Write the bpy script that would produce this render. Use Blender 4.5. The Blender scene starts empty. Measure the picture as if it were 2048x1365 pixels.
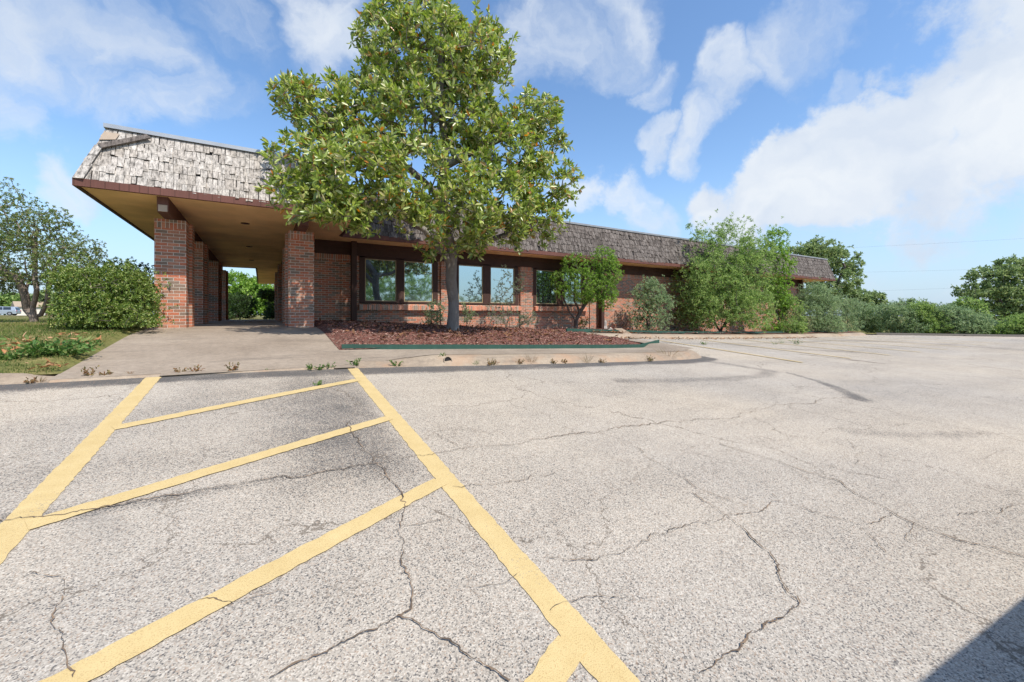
import bpy, math, random
import numpy as np
from mathutils import Vector
R = math.radians
scn = bpy.context.scene
COL = scn.collection
rng = np.random.default_rng(7)
random.seed(7)

# ------------------------------------------------------------------ camera
# world: +X runs along the building front, +Y into the building, eye 1.5 m above the lot
HEAD = 30.87
F = 838.0
EYE = 1.5
S_, C_ = math.sin(R(HEAD)), math.cos(R(HEAD))
cam_d = bpy.data.cameras.new("camera")
cam = bpy.data.objects.new("camera", cam_d)
COL.objects.link(cam)
cam.location = (0, 0, EYE)
cam.rotation_euler = (R(90), 0, R(-HEAD))
cam_d.sensor_width = 36
cam_d.lens = 36 * F / 2048
cam_d.shift_y = -52.5 / 2048
cam_d.clip_start = 0.05
cam_d.clip_end = 2000
scn.camera = cam

# ------------------------------------------------------------------ light
SUN_EL, SUN_AZ = 55.0, 17.0            # azimuth: off the -Y axis towards +X
to_sun = Vector((math.sin(R(SUN_AZ)) * math.cos(R(SUN_EL)), -math.cos(R(SUN_AZ)) * math.cos(R(SUN_EL)), math.sin(R(SUN_EL))))
sd = bpy.data.lights.new("sun", 'SUN')
sd.energy = 4.0
sd.angle = R(0.55)
sd.color = (1.0, 0.95, 0.88)
so = bpy.data.objects.new("sun", sd)
COL.objects.link(so)
so.rotation_euler = (-to_sun).to_track_quat('-Z', 'Y').to_euler()
so.location = (0, 0, 30)
scn.view_settings.view_transform = 'Standard'
scn.view_settings.look = 'None'
scn.view_settings.exposure = 0.5
scn.view_settings.gamma = 1.0

world = bpy.data.worlds.new("World")
scn.world = world
world.use_nodes = True


def dirpx(x, y):
    u = (x - 1024) / F
    v = (630 - y) / F
    d = np.array([C_ * u + S_, C_ - S_ * u, v])
    return d


def build_world():
    nt = world.node_tree
    N, L = nt.nodes, nt.links
    N.clear()
    out = N.new('ShaderNodeOutputWorld')
    bg = N.new('ShaderNodeBackground')
    sky = N.new('ShaderNodeTexSky')
    sky.sky_type = 'NISHITA'
    sky.sun_disc = False
    sky.sun_elevation = R(SUN_EL)
    sky.sun_rotation = R(180 - SUN_AZ)
    sky.air_density = 1.0
    sky.dust_density = 0.6
    sky.ozone_density = 1.6
    tc = N.new('ShaderNodeTexCoord')
    nz = N.new('ShaderNodeVectorMath'); nz.operation = 'NORMALIZE'
    L.new(tc.outputs['Generated'], nz.inputs[0])

    def math_(op, a, b=None, clamp=False):
        m = N.new('ShaderNodeMath'); m.operation = op; m.use_clamp = clamp
        for i, v in enumerate((a, b)):
            if v is None:
                continue
            if isinstance(v, (int, float)):
                m.inputs[i].default_value = v
            else:
                L.new(v, m.inputs[i])
        return m.outputs[0]
    # warped direction so the clouds get ragged edges
    def nzz(scale, detail, rough, vec, dist=0):
        q = N.new('ShaderNodeTexNoise'); q.inputs['Scale'].default_value = scale; q.inputs['Detail'].default_value = detail
        q.inputs['Roughness'].default_value = rough; q.inputs['Distortion'].default_value = dist
        L.new(vec, q.inputs['Vector'])
        return q
    wn = nzz(4.2, 9, .56, nz.outputs[0])
    sub = N.new('ShaderNodeVectorMath'); sub.operation = 'SUBTRACT'; sub.inputs[1].default_value = (.5, .5, .5)
    L.new(wn.outputs['Color'], sub.inputs[0])
    sc = N.new('ShaderNodeVectorMath'); sc.operation = 'SCALE'; sc.inputs['Scale'].default_value = .34
    L.new(sub.outputs[0], sc.inputs[0])
    ad = N.new('ShaderNodeVectorMath'); ad.operation = 'ADD'
    L.new(nz.outputs[0], ad.inputs[0]); L.new(sc.outputs[0], ad.inputs[1])
    nd = N.new('ShaderNodeVectorMath'); nd.operation = 'NORMALIZE'
    L.new(ad.outputs[0], nd.inputs[0])

    def cover(banks):
        tot = None
        for (x, y, r, s) in banks:
            d = dirpx(x, y); d = d / np.linalg.norm(d)
            dp = N.new('ShaderNodeVectorMath'); dp.operation = 'DOT_PRODUCT'
            L.new(nd.outputs[0], dp.inputs[0]); dp.inputs[1].default_value = tuple(d)
            mr = N.new('ShaderNodeMapRange'); mr.interpolation_type = 'SMOOTHSTEP'
            mr.inputs['From Min'].default_value = math.cos(R(r * 1.6)); mr.inputs['From Max'].default_value = math.cos(R(r * .3))
            mr.inputs['To Min'].default_value = 0; mr.inputs['To Max'].default_value = s
            L.new(dp.outputs['Value'], mr.inputs['Value'])
            tot = mr.outputs[0] if tot is None else math_('MAXIMUM', tot, mr.outputs[0])
        return tot
    # heaped clouds: direction (by place in the sky), angular radius, strength
    heaps = [(1690, 330, 6.0, 1.0), (1760, 235, 3.6, .95), (1610, 380, 4.5, 1.0), (1510, 430, 4.5, .9), (1430, 400, 3.2, .8), (1790, 400, 6, .75), (1960, 300, 4.5, .75), (1990, 200, 5, .7), (1960, 90, 5.5, .9),
             (1900, 430, 5, .55), (1550, 350, 3.5, .9), (1640, 290, 3.5, 1.0)]
    thin = [(1090, 60, 6, .9), (1200, 20, 5, .7), (190, 90, 5.5, .95), (130, 40, 5, .8), (300, 170, 5, .8), (240, 200, 3, .6), (430, 30, 4, .5), (640, 60, 4.5, .75), (10, 170, 3, .8),
            (135, 345, 2.6, .75), (0, 40, 4, .6), (280, 540, 5, .4), (420, 190, 3.5, .5), (1700, 560, 8, .6), (1950, 520, 8, .5), (1480, 500, 6, .5), (1280, 160, 2.6, .6), (1850, 330, 7, .6), (930, 30, 4, .5), (1290, 265, 2.4, .8), (1385, 258, 2.7, .82), (1440, 180, 3.4, .78), (1290, 160, 2.2, .55), (1590, 115, 3.6, .75), (1670, 50, 3.6, .75), (1715, 165, 1.8, .8),
            (1270, 385, 2.8, .72), (1180, 400, 2.4, .6), (1290, 440, 3, .6)]
    fine = nzz(5.5, 12, .64, nz.outputs[0])
    soft = nzz(5.0, 9, .6, nd.outputs[0])
    gn = nzz(2.3, 8, .58, nz.outputs[0])
    ch = cover(heaps)
    dh = math_('ADD', ch, math_('MULTIPLY', math_('SUBTRACT', fine.outputs['Fac'], .5), 2.6))
    c1 = N.new('ShaderNodeMapRange'); c1.interpolation_type = 'SMOOTHSTEP'
    c1.inputs['From Min'].default_value = .22; c1.inputs['From Max'].default_value = .80
    L.new(dh, c1.inputs['Value'])
    m1 = math_('MULTIPLY', c1.outputs[0], math_('MULTIPLY', ch, 1.9, True), True)
    ct = math_('ADD', cover(thin), math_('MULTIPLY', math_('SUBTRACT', gn.outputs['Fac'], .60), 1.3, True))
    dt = math_('ADD', ct, math_('MULTIPLY', math_('SUBTRACT', soft.outputs['Fac'], .5), 2.0))
    c2 = N.new('ShaderNodeMapRange'); c2.interpolation_type = 'SMOOTHSTEP'
    c2.inputs['From Min'].default_value = .30; c2.inputs['From Max'].default_value = 1.15
    L.new(dt, c2.inputs['Value'])
    m2 = math_('MULTIPLY', math_('MULTIPLY', c2.outputs[0], math_('MULTIPLY', ct, 2.5, True), True), .86)
    mask = math_('MAXIMUM', m1, m2)
    # cloud colour: white tops, blue-grey where thin or deep
    cr = N.new('ShaderNodeTexNoise'); cr.inputs['Scale'].default_value = 5.5; cr.inputs['Detail'].default_value = 7
    L.new(nd.outputs[0], cr.inputs['Vector'])
    ramp = N.new('ShaderNodeValToRGB')
    ramp.color_ramp.elements[0].position = .36; ramp.color_ramp.elements[0].color = (3.2, 3.65, 4.35, 1)
    ramp.color_ramp.elements[1].position = .62; ramp.color_ramp.elements[1].color = (4.2, 4.45, 4.75, 1)
    L.new(cr.outputs['Fac'], ramp.inputs['Fac'])
    mx = N.new('ShaderNodeMix'); mx.data_type = 'RGBA'
    hs = N.new('ShaderNodeHueSaturation'); hs.inputs['Saturation'].default_value = 1.12; hs.inputs['Value'].default_value = 1.10
    L.new(sky.outputs[0], hs.inputs['Color'])
    # pale blue air low over the horizon
    sx = N.new('ShaderNodeSeparateXYZ'); L.new(nz.outputs[0], sx.inputs[0])
    hz = N.new('ShaderNodeMapRange'); hz.interpolation_type = 'SMOOTHSTEP'
    hz.inputs['From Min'].default_value = .34; hz.inputs['From Max'].default_value = -.05; hz.inputs['To Min'].default_value = 0; hz.inputs['To Max'].default_value = .85
    L.new(sx.outputs[2], hz.inputs['Value'])
    mh = N.new('ShaderNodeMix'); mh.data_type = 'RGBA'
    L.new(hz.outputs[0], mh.inputs[0]); L.new(hs.outputs[0], mh.inputs[6]); mh.inputs[7].default_value = (2.1, 3.0, 4.2, 1)
    L.new(mask, mx.inputs[0]); L.new(mh.outputs[2], mx.inputs[6]); L.new(ramp.outputs[0], mx.inputs[7])
    L.new(mx.outputs[2], bg.inputs['Color'])
    bg.inputs['Strength'].default_value = 0.145
    L.new(bg.outputs[0], out.inputs['Surface'])


build_world()

# ------------------------------------------------------------------ helpers


def tag(o, label=None, cat=None, group=None, kind=None):
    if label: o['label'] = label
    if cat: o['category'] = cat
    if group: o['group'] = group
    if kind: o['kind'] = kind
    return o


def thing(name, label, cat, loc=(0, 0, 0), group=None, rz=0):
    o = bpy.data.objects.new(name, None)
    COL.objects.link(o)
    o.location = loc
    o.rotation_euler = (0, 0, rz)
    o.empty_display_size = .2
    return tag(o, label, cat, group)


def raw_mesh(name, V, faces, mat, parent=None, rnd=None, smooth=False, k=None, attr='rnd', dom='FACE'):
    """V (n,3); faces: (m,k) int array, or a list of tuples."""
    me = bpy.data.meshes.new(name)
    V = np.asarray(V, dtype=np.float64)
    if parent is not None and parent.type == 'EMPTY':
        V = V  # vertices already local
    if isinstance(faces, np.ndarray):
        m, kk = faces.shape
        me.vertices.add(len(V)); me.vertices.foreach_set('co', V.astype(np.float32).ravel())
        me.loops.add(m * kk); me.loops.foreach_set('vertex_index', faces.astype(np.int32).ravel())
        me.polygons.add(m)
        me.polygons.foreach_set('loop_start', (np.arange(m) * kk).astype(np.int32))
        try:
            me.polygons.foreach_set('loop_total', np.full(m, kk, dtype=np.int32))
        except Exception:
            pass
        me.update(calc_edges=True)
    else:
        me.from_pydata([tuple(v) for v in V], [], faces)
    if rnd is not None:
        a = me.attributes.new(attr, 'FLOAT', dom)
        a.data.foreach_set('value', np.asarray(rnd, dtype=np.float32))
    if smooth:
        me.polygons.foreach_set('use_smooth', np.ones(len(me.polygons), dtype=bool))
    me.validate()
    me.materials.append(mat)
    o = bpy.data.objects.new(name, me)
    COL.objects.link(o)
    if parent is not None:
        o.parent = parent
    return o


class MB:
    def __init__(s):
        s.v = []; s.f = []; s.r = []

    def poly(s, pts, faces):
        n = len(s.v)
        s.v += [tuple(p) for p in pts]
        q = random.random()
        for f in faces:
            s.f.append(tuple(i + n for i in f)); s.r.append(q)
        return s

    def box(s, x0, x1, y0, y1, z0, z1):
        p = [(x0, y0, z0), (x1, y0, z0), (x1, y1, z0), (x0, y1, z0), (x0, y0, z1), (x1, y0, z1), (x1, y1, z1), (x0, y1, z1)]
        return s.poly(p, [(0, 3, 2, 1), (4, 5, 6, 7), (0, 1, 5, 4), (1, 2, 6, 5), (2, 3, 7, 6), (3, 0, 4, 7)])

    def hexa(s, p):
        return s.poly(p, [(0, 3, 2, 1), (4, 5, 6, 7), (0, 1, 5, 4), (1, 2, 6, 5), (2, 3, 7, 6), (3, 0, 4, 7)])

    def prism(s, prof, y0, y1, inset=None):
        """prof (x,z) polygon extruded along y."""
        n = len(prof)
        ins = inset or [0] * n
        p = [(x, y0 + ins[i], z) for i, (x, z) in enumerate(prof)] + [(x, y1 - ins[i], z) for i, (x, z) in enumerate(prof)]
        fs = [tuple(range(n)), tuple(range(2 * n - 1, n - 1, -1))]
        for i in range(n):
            j = (i + 1) % n
            fs.append((j, i, i + n, j + n))
        return s.poly(p, fs)

    def cyl(s, c, axis, r, h, n=16, r2=None):
        c = Vector(c); a = Vector(axis).normalized()
        u = a.orthogonal().normalized(); w = a.cross(u)
        r2 = r if r2 is None else r2
        p = []
        for q, rr in ((0, r), (h, r2)):
            for i in range(n):
                t = 2 * math.pi * i / n
                p.append(c + a * q + u * (rr * math.cos(t)) + w * (rr * math.sin(t)))
        fs = [tuple(range(n - 1, -1, -1)), tuple(range(n, 2 * n))]
        for i in range(n):
            j = (i + 1) % n
            fs.append((i, j, j + n, i + n))
        return s.poly(p, fs)

    def build(s, name, mat, parent=None, bevel=0, smooth=False):
        o = raw_mesh(name, s.v, s.f, mat, parent, rnd=s.r, smooth=smooth)
        if bevel:
            m = o.modifiers.new('bevel', 'BEVEL'); m.width = bevel; m.segments = 2; m.limit_method = 'ANGLE'
        return o


def smst(x, a, b):
    t = np.clip((x - a) / (b - a), 0, 1)
    return t * t * (3 - 2 * t)


def H(a, b):
    """height of the paved ground: rises to the building, flattens out to the right"""
    a = np.asarray(a, dtype=float); b = np.asarray(b, dtype=float)
    am = np.maximum(a, 0)
    w = 1 / (1 + (am / 14.) ** 1.6)
    k = 9.5
    bb = np.where(b > k, k + 1.5 * (1 - np.exp(-np.maximum(b - k, 0) / 1.5)), b)
    bb = np.where(b < 0, np.maximum(b * .5, -2), bb)
    e = a - (32.6 + (11.2 - b) * 1.72)          # the field beyond the far kerb lies lower
    return .112 * bb * w + .0009 * np.clip(b - 14, 0, 160) - .72 * smst(e, 1.5, 13) * smst(a, 34, 40)


def Hf(a, b):
    return float(H(a, b))


def gp(x, y, off=0.):
    """point of the ground seen at a place of the photograph (used once, to survey the place)"""
    d = dirpx(x, y)
    t = np.arange(.5, 220, .02)
    zz = EYE + d[2] * t - H(d[0] * t, d[1] * t) - off
    i = int(np.argmax(zz <= 0))
    return np.array([d[0] * t[i], d[1] * t[i]])


def pY(x, y, b):
    d = dirpx(x, y); t = b / d[1]
    return np.array([d[0] * t, b, EYE + d[2] * t])


def pD(x, y, Z):
    d = dirpx(x, y)
    return np.array([d[0] * Z, d[1] * Z, EYE + d[2] * Z])


def grid(name, A, B, zf, mat, mask=None, attr=None, parent=None, smooth=True, attrname='dark'):
    A = np.asarray(A); B = np.asarray(B)
    AA, BB = np.meshgrid(A, B)
    Z = zf(AA, BB)
    V = np.stack([AA, BB, Z], -1).reshape(-1, 3)
    na, nb = len(A), len(B)
    i = np.arange((nb - 1) * (na - 1)); r = i // (na - 1); c = i % (na - 1)
    q = r * na + c
    Fc = np.stack([q, q + 1, q + na + 1, q + na], -1)
    if mask is not None:
        ca = (A[c] + A[c + 1]) / 2; cb = (B[r] + B[r + 1]) / 2
        Fc = Fc[mask(ca, cb)]
        used = np.zeros(len(V), bool); used[Fc.ravel()] = True
        idx = np.cumsum(used) - 1
        Fc = idx[Fc]; V2 = V[used]
    else:
        used = np.ones(len(V), bool); V2 = V
    at = None
    if attr is not None:
        at = attr(V2[:, 0], V2[:, 1])
    return raw_mesh(name, V2, Fc, mat, parent, rnd=at, smooth=smooth, attr=attrname, dom='POINT')


def vnoise(x, y, sc, seed=0):
    """cheap smooth value noise"""
    r_ = np.random.default_rng(seed)
    T = r_.random((64, 64))
    X = np.asarray(x) * sc + 1000.; Y = np.asarray(y) * sc + 1000.
    i = np.floor(X).astype(int); j = np.floor(Y).astype(int)
    u = X - i; v = Y - j
    u = u * u * (3 - 2 * u); v = v * v * (3 - 2 * v)
    g = lambda p, q: T[p % 64, q % 64]
    return (g(i, j) * (1 - u) + g(i + 1, j) * u) * (1 - v) + (g(i, j + 1) * (1 - u) + g(i + 1, j + 1) * u) * v


# ------------------------------------------------------------------ materials
class NT:
    def __init__(s, name):
        s.m = bpy.data.materials.new(name); s.m.use_nodes = True
        s.t = s.m.node_tree; s.N = s.t.nodes; s.L = s.t.links
        s.N.clear()
        s.out = s.N.new('ShaderNodeOutputMaterial')
        s.p = s.N.new('ShaderNodeBsdfPrincipled')
        s.L.new(s.p.outputs[0], s.out.inputs['Surface'])
        s.co = None

    def n(s, typ, **kw):
        x = s.N.new(typ)
        for k, v in kw.items():
            setattr(x, k, v)
        return x

    def set(s, node, key, v):
        if isinstance(v, bpy.types.NodeSocket):
            s.L.new(v, node.inputs[key])
        else:
            if isinstance(v, tuple) and len(v) == 3 and node.inputs[key].type == 'RGBA':
                v = v + (1,)
            node.inputs[key].default_value = v

    def obj(s):
        if s.co is None:
            s.co = s.n('ShaderNodeTexCoord').outputs['Object']
        return s.co

    def mapping(s, scale, vec=None):
        m = s.n('ShaderNodeMapping'); m.inputs['Scale'].default_value = scale
        s.L.new(vec or s.obj(), m.inputs['Vector'])
        return m.outputs[0]

    def noise(s, scale, detail=4, rough=.55, vec=None, dist=0):
        x = s.n('ShaderNodeTexNoise')
        x.inputs['Scale'].default_value = scale; x.inputs['Detail'].default_value = detail
        x.inputs['Roughness'].default_value = rough; x.inputs['Distortion'].default_value = dist
        s.L.new(vec or s.obj(), x.inputs['Vector'])
        return x.outputs['Fac']

    def ramp(s, fac, els, interp='LINEAR'):
        r = s.n('ShaderNodeValToRGB'); cr = r.color_ramp; cr.interpolation = interp
        while len(cr.elements) < len(els):
            cr.elements.new(.5)
        for e, (p, c) in zip(cr.elements, els):
            e.position = p
            e.color = (c, c, c, 1) if isinstance(c, (int, float)) else tuple(c) + (1,)
        s.L.new(fac, r.inputs['Fac'])
        return r.outputs['Color']

    def mix(s, fac, a, b, blend='MIX'):
        m = s.n('ShaderNodeMix', data_type='RGBA', blend_type=blend)
        s.set(m, 0, fac); s.set(m, 6, a); s.set(m, 7, b)
        return m.outputs[2]

    def math(s, op, a, b=0., clamp=False):
        m = s.n('ShaderNodeMath', operation=op, use_clamp=clamp)
        s.set(m, 0, a); s.set(m, 1, b)
        return m.outputs[0]

    def attr(s, name='rnd'):
        return s.n('ShaderNodeAttribute', attribute_name=name).outputs['Fac']

    def bump(s, h, strength=.5, dist=.01, normal=None):
        b = s.n('ShaderNodeBump'); b.inputs['Strength'].default_value = strength; b.inputs['Distance'].default_value = dist
        s.L.new(h, b.inputs['Height'])
        if normal is not None:
            s.L.new(normal, b.inputs['Normal'])
        s.L.new(b.outputs[0], s.p.inputs['Normal'])
        return b.outputs[0]

    def base(s, c, rough=.8, spec=.3, metal=0.):
        s.set(s.p, 'Base Color', c); s.set(s.p, 'Roughness', rough)
        s.set(s.p, 'Specular IOR Level', spec); s.set(s.p, 'Metallic', metal)
        return s.m


def m_asphalt():
    t = NT('asphalt')
    v = t.n('ShaderNodeTexVoronoi'); v.inputs['Scale'].default_value = 170
    t.L.new(t.obj(), v.inputs['Vector'])
    sep = t.n('ShaderNodeSeparateColor'); t.L.new(v.outputs['Color'], sep.inputs[0])
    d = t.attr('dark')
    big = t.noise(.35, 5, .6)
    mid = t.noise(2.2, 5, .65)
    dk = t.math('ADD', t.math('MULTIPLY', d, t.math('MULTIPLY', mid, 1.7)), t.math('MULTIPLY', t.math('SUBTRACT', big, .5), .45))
    dk = t.math('ADD', dk, t.math('MULTIPLY', t.math('SUBTRACT', mid, .5), .30))
    # longer streaks and seams running along the lot
    st = t.noise(1.0, 6, .62, t.mapping((.16, 1.25, 1)))
    dk = t.math('ADD', dk, t.math('MULTIPLY', t.math('SUBTRACT', st, .5), .55))
    val = t.math('SUBTRACT', sep.outputs[0], t.math('MULTIPLY', dk, .85))
    col = t.ramp(val, [(0, (.095, .090, .084)), (.10, (.17, .155, .135)), (.26, (.31, .272, .222)), (.5, (.375, .33, .27)), (.75, (.42, .372, .305)), (1, (.53, .475, .395))])
    # brownish pebbles
    col = t.mix(t.math('MULTIPLY', t.math('GREATER_THAN', sep.outputs[1], .9), .45), col, (.34, .23, .15))
    # hairline cracking, warped
    nv = t.n('ShaderNodeTexNoise'); nv.inputs['Scale'].default_value = 1.1; nv.inputs['Detail'].default_value = 7; nv.inputs['Roughness'].default_value = .65
    t.L.new(t.obj(), nv.inputs['Vector'])
    wv = t.n('ShaderNodeVectorMath', operation='MULTIPLY_ADD')
    t.L.new(nv.outputs['Color'], wv.inputs[0]); wv.inputs[1].default_value = (1.1, 1.1, 0); t.L.new(t.obj(), wv.inputs[2])
    vc = t.n('ShaderNodeTexVoronoi', feature='DISTANCE_TO_EDGE'); vc.inputs['Scale'].default_value = .55
    t.L.new(wv.outputs[0], vc.inputs['Vector'])
    cm = t.noise(.5, 3)
    vc2 = t.n('ShaderNodeTexVoronoi', feature='DISTANCE_TO_EDGE'); vc2.inputs['Scale'].default_value = 1.5
    t.L.new(wv.outputs[0], vc2.inputs['Vector'])
    cm2 = t.noise(.33, 3)
    line2 = t.math('LESS_THAN', vc2.outputs['Distance'], t.math('MULTIPLY', t.math('SUBTRACT', cm2, .46), .045))
    line = t.math('LESS_THAN', vc.outputs['Distance'], t.math('MULTIPLY', t.math('SUBTRACT', cm, .37), .019))
    col = t.mix(t.math('MULTIPLY', line, .7), col, (.12, .095, .07))
    col = t.mix(t.math('MULTIPLY', line2, .42), col, (.15, .12, .09))
    # warm dusty areas and greyer worn lanes
    lane = t.noise(.22, 4, .5)
    col = t.mix(.6, col, t.ramp(lane, [(.35, (.88, .90, .94)), (.62, (1.10, 1.05, .97))]), 'MULTIPLY')
    blot = t.noise(.9, 3, .5, None, 1.0)
    col = t.mix(t.math('MULTIPLY', t.math('SUBTRACT', blot, .66), 2.2, True), col, (.11, .105, .10))
    t.bump(t.math('ADD', v.outputs['Distance'], t.math('MULTIPLY', t.noise(30, 4), .6)), .28, .005)
    return t.base(col, .88, .25)


def m_paint():
    t = NT('yellow_paint')
    n = t.noise(60, 5, .7); n2 = t.noise(7, 5, .6); n3 = t.noise(190, 2)
    c = t.ramp(n2, [(.3, (.50, .37, .165)), (.7, (.565, .43, .205))])
    worn = t.math('GREATER_THAN', t.math('ADD', t.math('MULTIPLY', n, .55), t.math('MULTIPLY', t.noise(1.6, 4), .45)), .62)
    c = t.mix(t.math('MULTIPLY', worn, .75), c, (.26, .225, .17))
    c = t.mix(t.math('MULTIPLY', t.math('GREATER_THAN', n3, .60), .55), c, (.34, .21, .085))
    t.bump(t.math('ADD', n3, n), .5, .004)
    return t.base(c, .7, .3)


def m_crack():
    t = NT('crack_fill')
    n = t.noise(9, 4)
    return t.base(t.ramp(n, [(.35, (.065, .052, .04)), (.5, (.15, .11, .078)), (.7, (.27, .19, .125))]), .95, .1)


def m_concrete(name, c1, c2, rust=.0):
    t = NT(name)
    a = t.noise(.9, 7, .65); b = t.noise(14, 6, .7); g = t.noise(120, 3, .6)
    c = t.ramp(a, [(.32, c1), (.68, c2)])
    c = t.mix(.55, c, t.ramp(b, [(.3, .62), (.7, 1.25)]), 'MULTIPLY')
    c = t.mix(.35, c, t.ramp(g, [(.35, .6), (.65, 1.3)]), 'MULTIPLY')
    st = t.noise(1.0, 6, .7, t.mapping((.5, 3.2, 1)))
    c = t.mix(t.math('MULTIPLY', t.math('SUBTRACT', st, .53), 3.0, True), c, (.11, .09, .072))
    if rust:
        r_ = t.noise(1.7, 5, .6)
        c = t.mix(t.math('MULTIPLY', t.math('SUBTRACT', r_, .5), rust * 6, True), c, (.36, .22, .13))
    t.bump(t.math('ADD', g, b), .35, .006)
    return t.base(c, .85, .3)


def m_brick(name, soldier=False, shade=1.0):
    t = NT(name)
    geo = t.n('ShaderNodeNewGeometry')
    sn = t.n('ShaderNodeSeparateXYZ'); t.L.new(geo.outputs['True Normal'], sn.inputs[0])
    sp = t.n('ShaderNodeSeparateXYZ'); t.L.new(t.obj(), sp.inputs[0])
    ax = t.math('GREATER_THAN', t.math('ABSOLUTE', sn.outputs[0]), .6)
    az = t.math('GREATER_THAN', t.math('ABSOLUTE', sn.outputs[2]), .6)
    # u = x, or y on faces that look sideways ; v = z, or y on top faces
    u = t.math('ADD', t.math('MULTIPLY', sp.outputs[0], t.math('SUBTRACT', 1., ax)), t.math('MULTIPLY', sp.outputs[1], ax))
    v = t.math('ADD', t.math('MULTIPLY', sp.outputs[2], t.math('SUBTRACT', 1., az)), t.math('MULTIPLY', sp.outputs[1], az))
    cb = t.n('ShaderNodeCombineXYZ'); t.L.new(u, cb.inputs[0]); t.L.new(v, cb.inputs[1])
    # slightly uneven joints
    nz = t.n('ShaderNodeTexNoise'); nz.inputs['Scale'].default_value = 9; nz.inputs['Detail'].default_value = 3
    t.L.new(t.obj(), nz.inputs['Vector'])
    ma = t.n('ShaderNodeVectorMath', operation='MULTIPLY_ADD')
    t.L.new(nz.outputs['Color'], ma.inputs[0]); ma.inputs[1].default_value = (.010, .006, 0); t.L.new(cb.outputs[0], ma.inputs[2])
    br = t.n('ShaderNodeTexBrick')
    br.inputs['Scale'].default_value = 1
    if soldier:
        br.inputs['Brick Width'].default_value = .0677; br.inputs['Row Height'].default_value = .205; br.offset = 0
    else:
        br.inputs['Brick Width'].default_value = .203; br.inputs['Row Height'].default_value = .0677
    br.inputs['Mortar Size'].default_value = .0052
    br.inputs['Mortar Smooth'].default_value = .25
    br.inputs['Bias'].default_value = 0
    br.inputs['Color1'].default_value = (0, 0, 0, 1); br.inputs['Color2'].default_value = (1, 1, 1, 1); br.inputs['Mortar'].default_value = (.5, .5, .5, 1)
    t.L.new(ma.outputs[0], br.inputs['Vector'])
    sc = t.n('ShaderNodeSeparateColor'); t.L.new(br.outputs['Color'], sc.inputs[0])
    k = shade * 1.3
    f = lambda *c: tuple(q * k for q in c)
    bc = t.ramp(sc.outputs[0], [(0, f(.36, .125, .07)), (.28, f(.40, .17, .10)), (.42, f(.25, .13, .085)), (.58, f(.175, .125, .092)), (.78, f(.32, .15, .095)), (.92, f(.225, .17, .13))], 'CONSTANT')
    w = t.noise(30, 5, .7); w2 = t.noise(1.3, 4)
    bc = t.mix(.7, bc, t.ramp(w, [(.3, .6), (.7, 1.35)]), 'MULTIPLY')
    bc = t.mix(.5, bc, t.ramp(w2, [(.35, .75), (.7, 1.25)]), 'MULTIPLY')
    mc = t.mix(w, (.50, .43, .36), (.72, .65, .56))
    c = t.mix(br.outputs['Fac'], bc, mc)
    t.bump(t.math('ADD', t.math('MULTIPLY', t.math('SUBTRACT', 1., br.outputs['Fac']), 1.), t.math('MULTIPLY', w, .25)), .8, .008)
    return t.base(c, .85, .2)


def m_wood(name, c1, c2, sc=(6, 6, 1.2), rough=.7):
    t = NT(name)
    n = t.noise(3, 6, .65, t.mapping(sc)); n2 = t.noise(1.2, 4)
    c = t.mix(n, c1, c2)
    c = t.mix(.5, c, t.ramp(n2, [(.35, .7), (.7, 1.3)]), 'MULTIPLY')
    t.bump(n, .3, .01)
    return t.base(c, rough, .3)


def m_shake(name, els, streak):
    t = NT(name)
    r = t.attr()
    c = t.ramp(r, els)
    n = t.noise(1, 6, .75, t.mapping((26, 26, 1.3))); n2 = t.noise(5, 5, .7)
    c = t.mix(streak, c, t.ramp(n, [(.36, .30), (.5, .95), (.66, 1.45)]), 'MULTIPLY')
    c = t.mix(.55, c, t.ramp(n2, [(.3, .6), (.65, 1.2)]), 'MULTIPLY')
    t.bump(t.math('ADD', n, n2), .7, .012)
    return t.base(c, .9, .15)


def m_leaf(name, els, gloss=.5, rough=.45, trans=.3):
    t = NT(name)
    c = t.ramp(t.attr(), els)
    t.base(c, rough, gloss)
    tr = t.n('ShaderNodeBsdfTranslucent')
    hs = t.n('ShaderNodeHueSaturation'); hs.inputs['Value'].default_value = 1.5; hs.inputs['Saturation'].default_value = 1.1
    t.L.new(c, hs.inputs['Color']); t.L.new(hs.outputs[0], tr.inputs['Color'])
    mx = t.n('ShaderNodeMixShader'); mx.inputs[0].default_value = trans
    t.L.new(t.p.outputs[0], mx.inputs[1]); t.L.new(tr.outputs[0], mx.inputs[2])
    t.L.new(mx.outputs[0], t.out.inputs['Surface'])
    return t.m


def m_bark(name, c1, c2, c3):
    t = NT(name)
    n = t.noise(3.5, 6, .7, t.mapping((3, 3, .8))); n2 = t.noise(2.2, 5)
    c = t.mix(n, c1, c2)
    c = t.mix(t.math('MULTIPLY', t.math('SUBTRACT', n2, .55), 6, True), c, c3)
    t.bump(n, .9, .04)
    return t.base(c, .9, .15)


def m_plain(name, c, rough=.6, spec=.4, metal=0., nz=.25, sc=8):
    t = NT(name)
    n = t.noise(sc, 5, .6)
    cc = t.mix(nz, c, t.ramp(n, [(.3, .5), (.7, 1.4)]), 'MULTIPLY')
    return t.base(cc, rough, spec, metal)


def m_lawn():
    t = NT('lawn_soil')
    a = t.noise(1.2, 6, .7); b = t.noise(25, 5, .7)
    c = t.ramp(a, [(.3, (.07, .10, .03)), (.48, (.17, .16, .055)), (.62, (.25, .20, .09)), (.75, (.11, .15, .04))])
    c = t.mix(.7, c, t.ramp(b, [(.3, .4), (.7, 1.5)]), 'MULTIPLY')
    t.bump(b, .8, .03)
    return t.base(c, .95, .1)


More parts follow.
